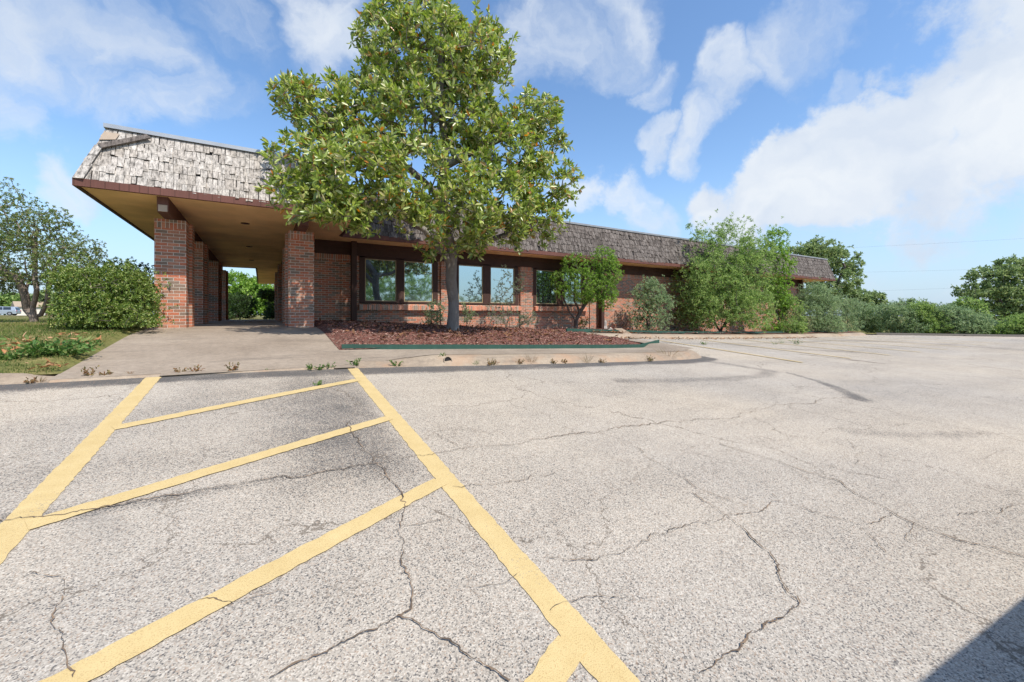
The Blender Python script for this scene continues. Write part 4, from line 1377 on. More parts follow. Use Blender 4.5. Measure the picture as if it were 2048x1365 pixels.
# ---- row of shrubs along the building on the right
bedshrub('planter_shrub', 'rounded grey green shrub, leftmost of the shrubs in the building planter', 1298, 13.0, [(1300, 590, 34, 32, 0), (1320, 620, 30, 34, -.2), (1275, 615, 26, 28, 0), (1300, 640, 40, 26, -.3), (1305, 570, 16, 16, 0)], 2400, 9, .07, .032, 'feather2', stems=7, R0=.05, shell=.55, clump=.08)
bedshrub('planter_shrub', 'huge feathery green shrub, tallest in front of the building', 1440, 12.6, [(1400, 500, 42, 42, 0), (1460, 490, 45, 42, -.2), (1510, 500, 38, 40, -.5), (1430, 555, 75, 50, -.7), (1380, 570, 38, 48, 0), (1500, 560, 50, 50, -1), (1440, 610, 75, 48, -.7), (1395, 630, 45, 34, -.3), (1510, 620, 50, 40, -1), (1380, 470, 20, 26, 0), (1455, 462, 20, 20, 0), (1440, 580, 60, 60, 0), (1400, 600, 40, 50, .3), (1500, 600, 40, 50, 0)], 7600, 9, .12, .036, 'feather', stems=9, R0=.09, shell=.55, clump=.16, srad=.8, outb=(.1, 0, .35), maxd=1.15, keep=lambda P: P[:, 1] > 10.7)
bedshrub('planter_shrub', 'narrow vivid green privet growing out of the right side of the huge shrub', 1560, 12.3, [(1556, 480, 22, 22, 0), (1548, 505, 26, 24, 0), (1562, 535, 24, 26, 0), (1555, 570, 28, 22, 0), (1560, 600, 22, 24, 0), (1550, 635, 22, 20, 0), (1545, 655, 18, 12, -.4)], 2400, 9, .10, .042, 'privet', stems=5, R0=.07, shell=.5, clump=.09, maxd=.9)
bedshrub('planter_shrub', 'low leafy shrub with reddish twigs at the foot of the vivid privet', 1588, 11.9, [(1585, 630, 24, 26, 0), (1580, 655, 26, 14, -.5), (1570, 605, 16, 20, 0)], 1200, 9, .10, .034, 'feather', stems=7, R0=.04, shell=.4, clump=.1, maxd=1.0)
bedshrub('planter_shrub', 'grey green feathery shrub under the right end of the roof', 1632, 12.0, [(1630, 600, 32, 26, 0), (1650, 620, 30, 30, 0), (1615, 635, 30, 32, -.3), (1655, 650, 28, 20, -.3), (1625, 575, 16, 10, 0)], 2600, 9, .12, .03, 'feather2', stems=8, R0=.05, shell=.5, clump=.13, outb=(.1, 0, .7), maxd=1.2)
bedshrub('planter_shrub', 'grey green feathery shrub at the far right corner of the planter', 1690, 12.6, [(1680, 615, 28, 24, 0), (1690, 645, 26, 24, 0), (1706, 620, 18, 18, 0)], 1200, 9, .13, .028, 'feather2', stems=8, R0=.05, shell=.5, clump=.14, outb=(.1, 0, .7), maxd=1.3)


def farplant(name, label, cat, base_px, Zq, bl, ncl, nl, L, W, mat, group=None, **kw):
    q = pD(base_px, 640, Zq); bz = Hf(q[0], q[1]) + .0
    blobs_ = [pxblob(x, y, rx, ry, Zq + dz) for x, y, rx, ry, dz in bl]
    return shrub(name, label, cat, (q[0], q[1], bz), blobs_, ncl, nl, L, W, mat, group=group, **kw)


FS = [(1750, 33, [(1745, 640, 30, 26, 0), (1728, 630, 22, 24, 0), (1755, 655, 24, 14, -.4)], 'feathery shrub just right of the planter tip behind the far kerb', 'feather2'),
      (1800, 30.5, [(1800, 640, 34, 28, 0), (1785, 625, 22, 16, 0), (1820, 655, 30, 14, -.5)], 'tall feathery shrub second along the far kerb from the planter', 'feather2'),
      (1850, 30, [(1850, 638, 34, 26, 0), (1865, 655, 30, 14, -.5), (1838, 622, 20, 14, 0)], 'dense feathery shrub in the middle of the far kerb', 'feather'),
      (1900, 29.5, [(1900, 640, 32, 24, 0), (1915, 655, 30, 14, -.5), (1880, 625, 20, 12, 0)], 'feathery shrub in the far kerb row left of the end of the row', 'feather2'),
      (1945, 29, [(1942, 648, 26, 20, 0), (1950, 658, 22, 12, -.4), (1928, 640, 20, 18, 0)], 'last feathery shrub of the far kerb row before the gap with the dark car', 'feather2'),
      (2035, 28, [(2035, 655, 30, 17, 0), (2060, 650, 26, 20, 0), (2015, 662, 12, 10, 0)], 'low feathery shrub at the right edge beyond the dark car', 'feather')]
for x, Zq, bl, lab, mt in FS:
    farplant('kerb_shrub', lab, 'shrub', x, Zq, bl, 1700, 9, .15, .038, mt, group='shrubs along the far kerb', stems=8, R0=.05, shell=.45, clump=.15, outb=(.1, 0, .6), srad=.6)
farplant('kerb_shrub', 'small yellow green shrub in front of the dark car', 'shrub', 1988, 28.5, [(1990, 665, 13, 7, 0), (1982, 660, 8, 7, 0)], 160, 8, .12, .04, 'privet', stems=5, R0=.03, shell=.3, clump=.1)

def bigtree(label, bpx, Zq, bl, ncl, nl, L, W, mat, trunkR=.3, name='oak_tree', shell=.35, clump=.35, stems=3):
    q = pD(bpx, 640, Zq); bz = Hf(q[0], q[1]) - .05
    o_ = np.array([q[0], q[1], bz])
    t = thing(name, label, 'tree', tuple(o_))
    blobs_ = [pxblob(x, y, rx, ry, Zq + dz) for x, y, rx, ry, dz in bl]
    P = blob_pts(blobs_, ncl, shell)
    c2 = P[rng.integers(0, len(P), max(10, len(P) // 14))]
    D = np.linalg.norm(P[:, None] - c2[None], axis=2); j = np.argmin(D, 1)
    P = P + (c2[j] - P) * rng.uniform(0, .7, (len(P), 1)) + rng.normal(0, clump * .35, P.shape)
    P = P[P[:, 2] > bz + .3] - o_
    cz = P.mean(0)
    lines = [[(0, 0, 0), (0, 0, max(cz[2] * .35, .6))]]
    for i in range(stems):
        an = 2 * math.pi * i / stems + .5
        lines.append([(0, 0, max(cz[2] * .35, .6)), tuple(cz * .7 + np.array([math.cos(an), math.sin(an), 0]) * np.std(P[:, 0]) * .6), tuple(cz + np.array([math.cos(an), math.sin(an), .1]) * np.std(P[:, 0]) * 1.2)])
    sub = P[rng.random(len(P)) < min(1, 500 / len(P))]
    G_, pr, rr = grow(lines, sub, trunkR, .012, .8, .12, .4)
    treewood('trunk', G_, pr, rr, M['bark'], t, sides=6)
    rosettes(P, P - cz * .8, nl, L, W, M[mat], t, spread=1.1, up=.4, name='foliage')
    return t


bigtree('live oak spreading behind the right end of the building', 1640, 48, [(1650, 500, 40, 24, 0), (1690, 525, 30, 28, 0), (1625, 520, 36, 26, 0), (1670, 560, 46, 34, 0), (1640, 590, 40, 26, 0), (1600, 500, 24, 14, 0)], 1500, 8, .34, .15, 'oak', .4)
bigtree('rounded oak past the corner of the building, lower than the live oak', 1712, 55, [(1705, 595, 26, 18, 0), (1715, 615, 26, 18, 0)], 500, 8, .4, .18, 'oak', .25)
bigtree('small dark tree standing alone against the sky right of the building', 1748, 60, [(1745, 595, 18, 12, 0), (1752, 610, 18, 14, 0), (1735, 605, 12, 10, 0)], 420, 8, .4, .18, 'oak', .25)
bigtree('airy pale mesquite above the middle of the far kerb row', 1825, 48, [(1825, 608, 30, 9, 0), (1810, 618, 26, 12, 0), (1850, 618, 24, 12, 0)], 330, 6, .32, .09, 'feather2', .2, 'mesquite_tree')
bigtree('low dark trees behind the far kerb row left of the big oak', 1895, 52, [(1890, 622, 28, 10, 0), (1915, 618, 20, 10, 0)], 350, 8, .35, .15, 'oak', .2)
bigtree('big dark spreading oak at the right edge of the lot', 2010, 42, [(2020, 545, 36, 28, 0), (1975, 550, 34, 18, 0), (2060, 560, 50, 50, 0), (1955, 583, 36, 16, 0), (2010, 590, 50, 26, 0), (2060, 610, 50, 36, 0), (1995, 622, 30, 16, 0), (2040, 628, 40, 18, 0)], 2300, 9, .28, .13, 'oak', .45)
bigtree('yellow green bushy tree in front of the big right oak', 1945, 38, [(1940, 612, 22, 14, 0), (1945, 630, 24, 16, 0), (1928, 632, 20, 16, 0)], 650, 8, .24, .1, 'feather', .15, 'bushy_tree')
# left distance
bigtree('bright green tree beyond the far road left of the crepe myrtle', 30, 105, [(30, 602, 26, 14, 0), (5, 612, 26, 12, 0), (45, 612, 20, 12, 0)], 600, 8, .9, .4, 'feather', .4, 'roadside_tree', clump=.8)
bigtree('bare brownish tree at the left edge beyond the road', -6, 110, [(0, 605, 16, 12, 0), (-20, 605, 20, 16, 0)], 240, 5, .9, .4, 'litter', .4, 'roadside_tree', clump=.8)
bigtree('green tree beyond the road seen through the crepe myrtle trunks', 100, 100, [(95, 605, 26, 20, 0), (125, 612, 26, 16, 0), (75, 612, 20, 14, 0)], 600, 8, .9, .4, 'oak', .4, 'roadside_tree', clump=.8)
bigtree('wide green tree row beyond the road behind the hedge bush', 180, 110, [(170, 608, 40, 16, 0), (220, 605, 40, 18, 0), (270, 608, 30, 16, 0)], 700, 8, 1., .45, 'feather', .4, 'roadside_tree', clump=.8)
# through the passage
def passhedge(label, x, Zq, bl, mat, n=700, L=.08, W=.04):  # dark leaf colour stands in for the shade at the passage end
    return farplant('passage_hedge', label, 'shrub', x, Zq, bl, n, 9, L, W, mat, stems=4, R0=.04, shell=.35, clump=.05, holes=0, stray=.02)
passhedge('square hedge, coloured dark for the shade, at the left of the far end of the passage', 480, 27, [(470, 610, 16, 26, 0), (495, 615, 17, 25, 0), (482, 606, 22, 16, 0), (480, 632, 26, 16, 0)], 'dhedge', 1300)
passhedge('ragged shrub, coloured dark for the shade, at the right of the far end of the passage', 540, 26, [(535, 590, 18, 10, 0), (545, 615, 13, 24, 0), (540, 637, 12, 14, 0)], 'dhedge', 1100)
bigtree('pale green tree filling the view at the end of the passage', 490, 42, [(470, 575, 36, 34, 0), (510, 590, 34, 34, 0), (540, 600, 30, 34, 0), (455, 610, 30, 30, 0), (515, 625, 30, 24, 0)], 1700, 8, .3, .14, 'privet', .3, 'field_tree')
# behind the camera: the far side of the lot, seen in the window panes
def backtree(label, a, b, r, h, mat='feather', n=1300, lo=.3):
    bz = Hf(a, b)
    bl = [((a, b, bz + h * .6), (r, r, h * .38)), ((a - r * .5, b, bz + h * .45), (r * .7, r * .7, h * .3)), ((a + r * .5, b + .4, bz + h * .45), (r * .7, r * .7, h * .3)), ((a, b, bz + h * .3), (r * .8, r * .8, h * .25))]
    return shrub('lot_tree', label, 'tree', (a, b, bz), bl, n, 8, .3, .14, mat, stems=3, R0=.16, rt=.01, shell=.4, clump=.3, srad=.6)
backtree('leafy tree behind the lot, nearest to the added van', 14, -21, 4, 9)
backtree('full leafy tree behind the lot left of the van', 7.5, -24, 4.5, 9.5)
backtree('low rounded tree behind the lot far to the right', 27, -32, 5, 5.0, 'oak', 700)
backtree('tallest tree of the clump behind the right half of the lot', 44, -30, 5, 8, 'oak', 900)
backtree('low tree behind the lot between the leafy pair and the far clump', 36, -40, 5, 5.2, 'oak', 700)

# ------------------------------------------------------------------ loose plants, litter
def scat(n, x0, x1, y0, y1): return np.stack([rng.uniform(x0, x1, n), rng.uniform(y0, y1, n)], -1)


def blades(name, Q, zf, hmin, hmax, w, mat, lean=.5, label='', cat='grass'):
    n = len(Q)
    z = zf(Q[:, 0], Q[:, 1]) - .005
    P = np.stack([Q[:, 0], Q[:, 1], z], -1)
    ax = unit(rng.normal(0, lean, (n, 3)) * [1, 1, 0] + [0, 0, 1])
    return leafmesh(name, P, ax, rng.uniform(hmin, hmax, n), w, mat, None, up=.0, fold=.1, droop=.04, rnd=np.clip(vnoise(Q[:, 0], Q[:, 1], 1.6, 6) * .8 - .1 + rng.normal(0, .18, n), 0, 1))


Q = np.vstack([scat(26000, -7, -2.1, 7.0, 12), scat(16000, -13, -2.1, 12, 22), scat(8000, -30, -5, 18, 40)])
Q = Q[(Q[:, 0] < -2.12)]
o = blades('grass', Q, zl, .02, .065, .007, M['grass'])
tag(o, 'short dry green and straw coloured grass on the lawn', 'grass', None, 'stuff')
# fallen leaves
def litter(name, Q, zf, L, mat, label, cat, rn=None, lift=.012):
    n = len(Q)
    P = np.stack([Q[:, 0], Q[:, 1], zf(Q[:, 0], Q[:, 1]) + rng.uniform(.2, 1, n) * lift], -1)
    ax = rng.normal(size=(n, 3)) * [1, 1, .35]
    o = leafmesh(name, P, ax, L * rng.uniform(.6, 1.3, n), L * .42 * rng.uniform(.6, 1.3, n), mat, None, up=.7, fold=.35, droop=-.15, rnd=rn)
    return tag(o, label, cat, None, 'stuff')
Q = scat(15000, 1.3, 9.4, 7.95, 14.2)
litter('mulch_chips', Q, zbed, .045, M['chips'], 'red brown bark chips spread over the island bed', 'mulch', lift=.015)
Q = scat(3000, 9.6, 20, 11.45, 14.2)
litter('mulch_chips', Q, zbed, .08, M['chips'], 'red brown bark chips under the planter shrubs', 'mulch', lift=.03)
Q = scat(2300, 1.3, 9.4, 8.0, 14.2); Q = Q[rng.random(len(Q)) < np.exp(-((Q[:, 0] - 5) / 3.2) ** 2 - ((Q[:, 1] - 10.2) / 2.6) ** 2)]
litter('fallen_leaves', Q, zbed, .13, M['litter'], 'brown curled magnolia leaves lying on the red mulch', 'leaves', rn=rng.random(len(Q)) * .5, lift=.025)
Q = np.vstack([rng.normal(0, .1, (22, 2)) + c for c in [gp(30, 712), gp(60, 700), gp(105, 745), gp(155, 708), gp(150, 690), gp(205, 697), gp(10, 725)]])
Q = Q[(Q[:, 0] < -2.06) & (Q[:, 1] > 7)]
litter('fallen_leaves', Q, lambda a, b: zl(a, b) + .03, .08, M['litter'], 'orange dead leaves scattered on the lawn edge', 'leaves', rn=.6 + .35 * rng.random(len(Q)), lift=.04)
Q = np.vstack([scat(500, 10.0, 11.8, 10.1, 11.3), scat(700, 12, 24, 10.0, 10.5)])
litter('fallen_leaves', Q, lambda a, b: H(a, b) + np.where(b > 10.75, .16, .01), .07, M['litter'], 'dry leaves gathered along the planter kerb', 'leaves', rn=rng.random(len(Q)) * .9, lift=.03)

# weeds along the kerb, each its own plant
def weed_mesh(n, h, spread, W, mat, kind):
    an = rng.uniform(0, 2 * np.pi, n)
    rad = rng.uniform(0, .3, n) * spread
    P = np.stack([np.cos(an) * rad, np.sin(an) * rad, np.zeros(n)], -1)
    ax = np.stack([np.cos(an) * spread * rng.uniform(.3, 1.6, n), np.sin(an) * spread * rng.uniform(.3, 1.6, n), h * rng.uniform(.4, 1.2, n)], -1)
    L = np.linalg.norm(ax, axis=1)
    if kind == 'leafy':
        k = 5
        PP = np.concatenate([P + ax * t for t in np.linspace(.15, 1, k)]); AA = np.concatenate([ax + rng.normal(0, .6, ax.shape) * L[:, None] for _ in range(k)])
        o = leafmesh('weed', PP, AA, h * .42, W * 2.2, mat, None, up=.4)
    else:
        o = leafmesh('weed', P, ax, L, W, mat, None, up=.1, fold=.1, droop=.0)
    return o


protos = {}
def weed(px_, py_, h, kind, mat, label, n=26, off=.0, W=.008, spread=None):
    q = gp(px_, py_); h *= .78; spread = spread or h * .7
    o = weed_mesh(n, h, spread, W, M[mat], kind)
    o.location = (q[0], q[1], Hf(*q) + off)
    tag(o, label, 'weed', 'weeds growing in the joints and on the lawn')
    return o


wd = [(620, 741, .09, 'leafy', 'weed', 'low green leafy weed on the ramp lip, widest left of the long yellow line'),
      (640, 741, .07, 'leafy', 'weed', 'low green leafy weed close against the widest one on the ramp lip'),
      (660, 738, .09, 'leafy', 'weed', 'upright green weed between the wide weed and the long yellow line'),
      (709, 733, .12, 'leafy', 'weed', 'bushy green weed at the top end of the long yellow line'),
      (793, 734, .10, 'leafy', 'weed', 'small green weed at the kerb foot left of the drain hole'),
      (953, 731, .12, 'blade', 'weed', 'green grassy weed at the kerb foot right of the drain hole'),
      (978, 731, .10, 'leafy', 'dryweed', 'reddish weed second to the right of the drain hole'),
      (990, 730, .08, 'leafy', 'dryweed', 'small reddish weed crowding the second one right of the drain hole'),
      (1040, 729, .09, 'leafy', 'dryweed', 'reddish weed a little left of the tall dry stalk at the kerb'),
      (1063, 728, .22, 'blade', 'dryweed', 'tall dry stalk leaning at the kerb foot'),
      (1108, 728, .08, 'leafy', 'dryweed', 'tiny reddish weed left of the pale straw tuft'),
      (1128, 727, .08, 'leafy', 'dryweed', 'small green red weed close beside the pale straw tuft'),
      (1175, 727, .24, 'blade', 'dryweed', 'tall pale straw tuft at the middle of the island kerb'),
      (1204, 726, .08, 'leafy', 'dryweed', 'small weed right of the pale straw tuft'),
      (1302, 724, .12, 'leafy', 'dryweed', 'dark red weed at the kerb foot left of the big grass clump'),
      (1338, 718, .30, 'blade', 'dryweed', 'biggest clump of yellow green grass near the kerb tip'),
      (180, 755, .12, 'leafy', 'dryweed', 'brownish weed in the ramp joint left of the first yellow line'),
      (211, 754, .07, 'leafy', 'dryweed', 'tiny dark weed just right of the brownish weed on the ramp joint'),
      (260, 752, .07, 'blade', 'dryweed', 'low dry grass in the joint left of the first yellow line'),
      (360, 748, .07, 'leafy', 'dryweed', 'little weed in the joint right of the first yellow line'),
      (392, 746, .09, 'leafy', 'dryweed', 'pointed weed in the joint, second right of the first yellow line'),
      (468, 744, .12, 'leafy', 'dryweed', 'dark red spreading weed in the middle of the ramp joint'),
      (533, 743, .05, 'blade', 'weed', 'tiny green sprout in the ramp joint left of the wide weed'),
      (60, 768, .07, 'leafy', 'dryweed', 'dry weed at the foot of the left kerb'),
      (80, 765, .10, 'blade', 'dryweed', 'straw coloured tuft at the foot of the left kerb near the ramp'),
      (636, 772, .06, 'leafy', 'weed', 'small sprout growing through the first hatch line'),
      (1549, 690, .22, 'blade', 'weed', 'green weed standing in the lot, left of the three by the planter'),
      (1563, 688, .26, 'blade', 'weed', 'taller green weed standing in the lot, middle of the three by the planter'),
      (1592, 689, .22, 'leafy', 'weed', 'green weed standing in the lot, right of the three by the planter'),
      (1408, 690, .12, 'leafy', 'weed', 'tiny weed in a seam of the lot beyond the island')]
for x, y, h, kd, mt, lab in wd:
    nn_ = 110 if 'biggest' in lab else (34 if kd == 'blade' else 11)
    weed(x, y, h, kd, mt, lab, nn_, W=.0035 if kd == 'blade' else .009, spread=(.28 if 'biggest' in lab else None))
weed(882, 725, .12, 'leafy', 'weed', 'green weed growing out of the round drain hole in the kerb', 10, off=.03, W=.012)
# lush broad weeds on the lawn corner
for x, y, h, lab, mt in [(110, 722, .24, 'large leafy thistle on the lawn corner by the ramp', 'weed'), (140, 725, .15, 'low leafy green weed between the large thistle and the ramp', 'weed'), (85, 728, .15, 'low leafy green weed left of the large thistle', 'weed'), (10, 735, .12, 'blue green weed at the left edge of the lawn', 'weed'), (165, 706, .08, 'flat patch of clover by the ramp edge', 'weed')]:
    weed(x, y, h, 'leafy', mt, lab, 42, off=.09, W=.018, spread=h * 1.1)

# green board edging
def board(path, h, th, label, zf, dn=.06):
    mb_ = MB()
    for i in range(len(path) - 1):
        (x0, y0), (x1, y1) = path[i], path[i + 1]
        d = np.array([x1 - x0, y1 - y0]); L_ = np.hypot(*d); d /= L_; n_ = np.array([-d[1], d[0]]) * th / 2
        k = max(1, int(L_ / .6))
        for j in range(k):
            a = np.array([x0, y0]) + d * L_ * j / k; b = np.array([x0, y0]) + d * L_ * (j + 1) / k
            wob = .0
            za, zb2 = zf(a[0], a[1]), zf(b[0], b[1])
            mb_.hexa([(a[0] - n_[0], a[1] - n_[1], za - dn), (b[0] - n_[0], b[1] - n_[1], zb2 - dn), (b[0] + n_[0], b[1] + n_[1], zb2 - dn), (a[0] + n_[0], a[1] + n_[1], za - dn),
                      (a[0] - n_[0], a[1] - n_[1], za + h), (b[0] - n_[0], b[1] - n_[1], zb2 + h), (b[0] + n_[0], b[1] + n_[1], zb2 + h), (a[0] + n_[0], a[1] + n_[1], za + h)])
    o = mb_.build('edging_board', M['edging'])
    return tag(o, label, 'garden edging')


zt_ = lambda a, b: float(ztop(a, b))
board([(1.22, 7.93), (2.2, 7.84), (4.3, 7.80), (7.2, 7.82), (9.42, 7.86)], .085, .05, 'long green board edging between the island kerb and the red mulch', zt_)
board([(8.6, 10.9), (9.2, 11.2), (10.2, 11.36), (13, 11.42), (17, 11.6), (22, 11.8), (28, 11.8), (31.6, 11.8)], .12, .05, 'green board edging along the building planter behind the plank', lambda a, b: Hf(a, 10.5) + .15)
# left little kerb of ramp edge against bed
m = MB()
# drain hole in kerb
q = gp(880, 722); z = Hf(q[0], 6.28)
dr = thing('kerb_drain', 'round dark drain outlet in the face of the island kerb', 'drain', (q[0], bfront(q[0]) + .09, z))
m = MB(); m.cyl((0, .03, .075), (0, -1, .35), .066, .03, 20); m.build('opening', M['dark'], dr)
m = MB()
for i in range(20):
    a0 = 2 * math.pi * i / 20; a1 = 2 * math.pi * (i + 1) / 20
    u_ = Vector((1, 0, 0)); w_ = Vector((0, .33, .944)); c_ = Vector((0, -.005, .085)); dn_ = Vector((0, -.944, .33))
    f_ = lambda a, r, t: tuple(c_ + u_ * math.cos(a) * r + w_ * math.sin(a) * r + dn_ * t)
    m.hexa([f_(a0, .064, -.03), f_(a1, .064, -.03), f_(a1, .076, -.03), f_(a0, .076, -.03), f_(a0, .064, .012), f_(a1, .064, .012), f_(a1, .076, .012), f_(a0, .076, .012)])
m.build('pipe_rim', M['kerb'], dr)

# plank leaning on the planter
lo = gp(1270, 679); up_ = pY(1236, 658, 11.75)
pl = thing('wooden_plank', 'weathered wide wooden plank leaning from the lot onto the planter edging', 'plank', (lo[0], lo[1], Hf(*lo)))
v0 = Vector((0, 0, .03)); v1 = Vector((up_[0] - lo[0], up_[1] - lo[1], Hf(up_[0], 10.5) + .31 - Hf(*lo)))
d = (v1 - v0).normalized(); sd_ = d.cross(Vector((0, 0, 1))).normalized() * .15; nn2 = sd_.cross(d).normalized() * .02
m = MB(); m.hexa([tuple(v0 - sd_ - nn2), tuple(v0 + sd_ - nn2), tuple(v1 + sd_ - nn2), tuple(v1 - sd_ - nn2), tuple(v0 - sd_ + nn2), tuple(v0 + sd_ + nn2), tuple(v1 + sd_ + nn2), tuple(v1 - sd_ + nn2)])
m.build('board', M['plank'], pl, .004)
for s in (.18, .82):
    m = MB()
    c = v0.lerp(v1, s) - nn2 * 1.0
    m.hexa([tuple(c - sd_ * .9 - d * .04 - nn2 * 2), tuple(c + sd_ * .9 - d * .04 - nn2 * 2), tuple(c + sd_ * .9 + d * .04 - nn2 * 2), tuple(c - sd_ * .9 + d * .04 - nn2 * 2),
            tuple(c - sd_ * .9 - d * .04 - nn2 * .02), tuple(c + sd_ * .9 - d * .04 - nn2 * .02), tuple(c + sd_ * .9 + d * .04 - nn2 * .02), tuple(c - sd_ * .9 + d * .04 - nn2 * .02)])
    m.build('batten', M['plank'], pl)


def rock(px_, y, bY, sx, sz, label):
    q = pY(px_, y, bY)
    import bmesh
    bm = bmesh.new(); bmesh.ops.create_icosphere(bm, subdivisions=3, radius=1)
    for v in bm.verts:
        n_ = .75 + .5 * (math.sin(v.co.x * 4.1 + px_) * math.cos(v.co.y * 3.7) * .5 + .3 * math.sin(v.co.z * 6 + px_))
        v.co = Vector((v.co.x * sx * n_, v.co.y * sx * .6 * n_, (v.co.z * .5 + .5) * sz * (.85 + .3 * n_)))
        v.co.x *= 1 - .5 * v.co.z / sz * .9
    me = bpy.data.meshes.new('rock'); bm.to_mesh(me); bm.free()
    me.materials.append(M['rock'])
    o = bpy.data.objects.new('rock', me); COL.objects.link(o)
    o.location = (q[0], bY, zb_(q[0], bY) - .05)
    return tag(o, label, 'rock')


rock(1211, 655, 14.05, .11, .50, 'tall pale pointed rock leaning on the brick wall behind the plank')
rock(1221, 655, 13.95, .17, .17, 'low pale rock at the foot of the tall pointed rock')


# ------------------------------------------------------------------ cars
def car(name, label, loc, rz, paint, kind='suv'):
    t = thing(name, label, 'van' if kind == 'van' else 'car', loc, None, rz)
    p = M[paint]
    if kind == 'van':
        L_, Wd, body, roofz = 5.2, 1.9, .95, 1.98
        gh = [(-2.5, .95), (-2.45, 1.9), (-2.3, 1.98), (1.0, 1.98), (1.3, 1.9), (1.95, 1.12), (2.05, .98)]
    else:
        L_, Wd, body, roofz = 4.6, 1.84, .95, 1.62
        gh = [(-2.22, .94), (-2.0, 1.5), (-1.75, 1.6), (.1, 1.63), (.45, 1.57), (1.15, 1.03), (1.2, .94)]
    h2 = L_ / 2
    low = [(-h2, .38), (-h2 + .02, .75), (-h2 + .06, .97), (1.1 if kind != 'van' else 1.9, 1.0), (h2 - .35, .86), (h2 - .06, .70), (h2, .45), (h2 - .05, .28), (-h2 + .1, .28)]
    m = MB(); m.prism(low, -Wd / 2, Wd / 2, [.05, .02, .06, .08, .10, .10, .10, .08, .04]); m.build('body', p, t, .03)
    m = MB(); m.prism(gh, -Wd / 2 + .06, Wd / 2 - .06, [0] + [.14 if z > 1.3 else .03 for x, z in gh[1:-1]] + [0]); m.build('cabin', p, t, .02)
    # side glass and screens
    for sgn in (-1, 1):
        for (xa, xb) in ((-1.6, -.62), (-.55, .35)) if kind != 'van' else ((-.4, .4), (.5, 1.35)):
            m = MB()
            y0 = Wd / 2 - .085; y1 = Wd / 2 - .19
            zt2 = roofz - .10
            xe = xb + (.28 if xb > .3 else 0)
            q = [(xa, sgn * y0, 1.02), (xe + .1 * (xb > .3), sgn * y0, 1.02), (xb, sgn * y1, zt2), (xa + .05, sgn * y1, zt2)]
            q2 = [(x, y + sgn * .012, z) for x, y, z in q]
            m.hexa(q + q2); m.build('side_window', M['cglass'], t)
    xf = gh[-2][0]; xr = gh[-3][0]
    m = MB(); m.hexa([(xf + .0, -.7, gh[-2][1] + .03), (xf + .0, .7, gh[-2][1] + .03), (xr + .02, .62, gh[-3][1] - .04), (xr + .02, -.62, gh[-3][1] - .04), (xf + .03, -.7, gh[-2][1] + .05), (xf + .03, .7, gh[-2][1] + .05), (xr + .05, .62, gh[-3][1] - .02), (xr + .05, -.62, gh[-3][1] - .02)])
    m.build('windscreen', M['cglass'], t)
    m = MB(); m.hexa([(-h2 + .10, -.66, 1.08), (-h2 + .10, .66, 1.08), (-h2 + .22, .6, 1.45), (-h2 + .22, -.6, 1.45), (-h2 + .06, -.66, 1.08), (-h2 + .06, .66, 1.08), (-h2 + .18, .6, 1.45), (-h2 + .18, -.6, 1.45)])
    m.build('rear_window', M['cglass'], t)
    for x in (-h2 + .85, h2 - .85):
        for sgn in (-1, 1):
            m = MB(); m.cyl((x, sgn * (Wd / 2 - .2), .34), (0, sgn, 0), .34, .21, 24); w = m.build('wheel', M['tyre'], t)
            m = MB(); m.cyl((x, sgn * (Wd / 2 - .0), .34), (0, sgn, 0), .20, .02, 16); m.build('rim', M['rim'], w)
    for sgn in (-1, 1):
        m = MB(); m.box(h2 - .22, h2 - .03, sgn * (Wd / 2 - .28) - .16, sgn * (Wd / 2 - .28) + .16, .66, .80); m.build('headlight', M['lamp'], t, .01)
        m = MB(); m.box(-h2 - .01, -h2 + .1, sgn * (Wd / 2 - .2) - .10, sgn * (Wd / 2 - .2) + .10, .72, .96); m.build('tail_light', M['redlamp'], t)
        m = MB(); m.box((1.25 if kind == 'van' else .75), (1.37 if kind == 'van' else .87), sgn * (Wd / 2 + .02) - .09, sgn * (Wd / 2 + .02) + .09, 1.0, 1.13); m.build('mirror', p, t, .01)
    m = MB(); m.box(h2 - .06, h2 + .015, -.45, .45, .42, .60); m.build('grille', M['cloth'], t)
    m = MB(); m.box(h2 - .10, h2 + .03, -.8, .8, .28, .40); m.build('bumper', M['cloth'], t, .01)
    return t


q = pD(1, 632, 76)
# heading: to the left of the picture and a little towards the viewer
hd = -CAMR * .86 - CAMF * .5
car('parked_car', 'silver estate car out on the far road at the left edge', (q[0], q[1], Hf(q[0], q[1]) + .05), math.atan2(hd[1], hd[0]), 'silver')
q = pD(2006, 660, 36)
hd = -CAMR * .9 - CAMF * .35
car('parked_car', 'dark car half hidden in the shade behind the shrubs at the right edge', (q[0], q[1], Hf(q[0], q[1]) + .02), math.atan2(hd[1], hd[0]), 'black')
car('shadow_caster_van', 'pale van added unseen behind the viewpoint to cast the shadow at bottom right', (4.70, -1.56, Hf(5, -1.5) - .02), R(-5), 'white', 'van')  # added out of view, only to throw the shadow at bottom right

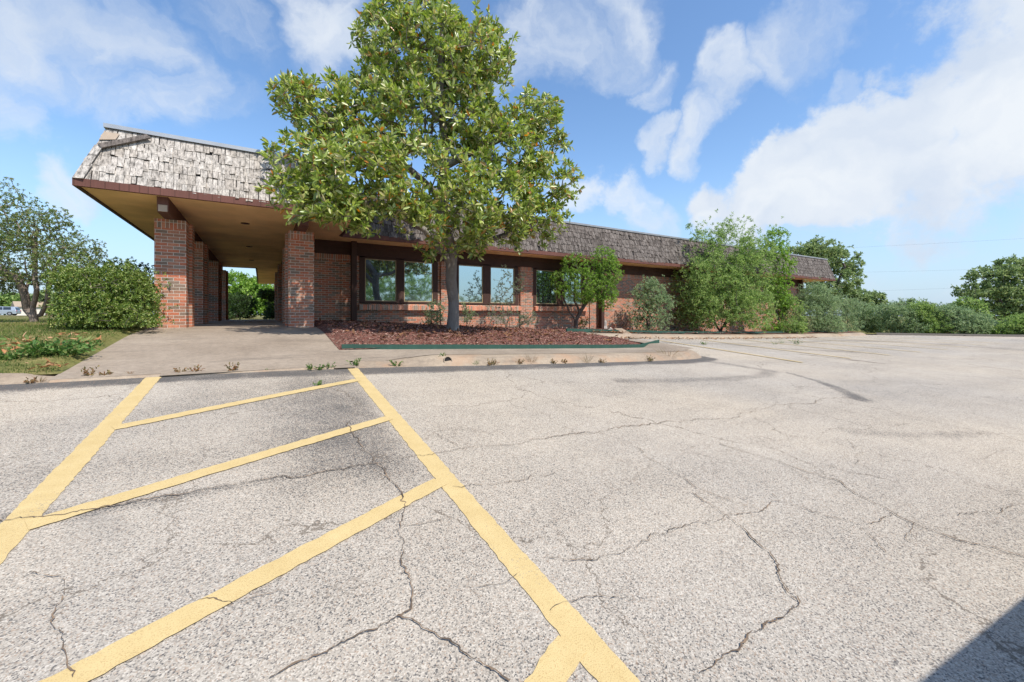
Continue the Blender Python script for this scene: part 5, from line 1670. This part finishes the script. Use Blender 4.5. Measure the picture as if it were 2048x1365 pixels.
# ------------------------------------------------------------------ distance: house, post, wires
q = pD(82, 632, 98)
hs_ = thing('house', 'small pale house with tan roof beyond the far road, seen through the crepe myrtle', 'house', (q[0], q[1], Hf(q[0], q[1])), None, R(25))
m = MB(); m.box(-4, 4, -2.5, 2.5, 0, 2.0); m.build('wall', M['house'], hs_)
m = MB(); m.prism([(-2.9, 1.95), (0, 3.2), (2.9, 1.95)], -4.3, 4.3); m.v = [(v[1], v[0], v[2]) for v in m.v]; m.build('roof', M['hroof'], hs_)
m = MB(); m.box(-2.6, -1.4, -2.56, -2.5, .7, 1.6); m.build('window', M['cglass'], hs_)
m = MB(); m.box(.4, 1.3, -2.55, -2.5, 0, 1.75); m.build('door', M['pole'], hs_)
q = pD(104, 632, 60)
m = MB(); m.cyl((0, 0, -.2), (0, 0, 1), .14, 2.0, 10, .11); o = m.build('wooden_post', M['pole'])
o.location = (q[0], q[1], Hf(q[0], q[1])); tag(o, 'short reddish wooden post left of the hedge bush', 'post')


def wire(p0, p1, sag, label):
    n = 24; k = 5; r0 = .007
    V = []
    for i in range(n + 1):
        t = i / n
        c = p0 + (p1 - p0) * t - np.array([0, 0, sag * 4 * t * (1 - t)])
        d = unit(p1 - p0); u = unit(np.cross(d, [0, 0, 1])); w = np.cross(u, d)
        for j in range(k):
            V.append(c + (u * math.cos(2 * math.pi * j / k) + w * math.sin(2 * math.pi * j / k)) * r0)
    Fq = np.array([(i * k + j, i * k + (j + 1) % k, (i + 1) * k + (j + 1) % k, (i + 1) * k + j) for i in range(n) for j in range(k)])
    o = raw_mesh('power_line', V, Fq, M['wire'])
    return tag(o, label, 'wire', 'thin power lines')


PL, PR = pD(1560, 520, 70), pD(2230, 466, 62)
def pole(q, top, label):
    t = thing('utility_pole', label, 'utility pole', (q[0], q[1], Hf(q[0], q[1]) - .2))
    m = MB(); m.cyl((0, 0, 0), (0, 0, 1), .16, top - Hf(q[0], q[1]) + .5, 10, .1); m.build('shaft', M['pole'], t)
    m = MB(); m.box(-.9, .9, -.06, .06, top - Hf(q[0], q[1]) - .3, top - Hf(q[0], q[1]) - .15); m.build('crossarm', M['pole'], t)


wire(pD(1420, 507, 70), pD(2230, 466, 62), .25, 'topmost thin power line across the clouds on the right')
wire(pD(1420, 549, 70), pD(2230, 530, 62), .25, 'faint middle power line on the right')
wire(pD(1420, 590, 70), pD(2230, 563, 62), .25, 'lowest power line crossing in front of the big right oak')
q = pD(2236, 466, 62); pole(q, q[2], 'utility pole just beyond the right edge of the view')
q = pD(1418, 507, 70.3); pole(q, q[2], 'utility pole hidden behind the huge feathery shrub')
wire(pD(-200, 578, 70), pD(300, 600, 85), .2, 'power line low in the sky at the far left')
print('script done, verts', sum(len(o.data.vertices) for o in bpy.data.objects if o.type == 'MESH'))
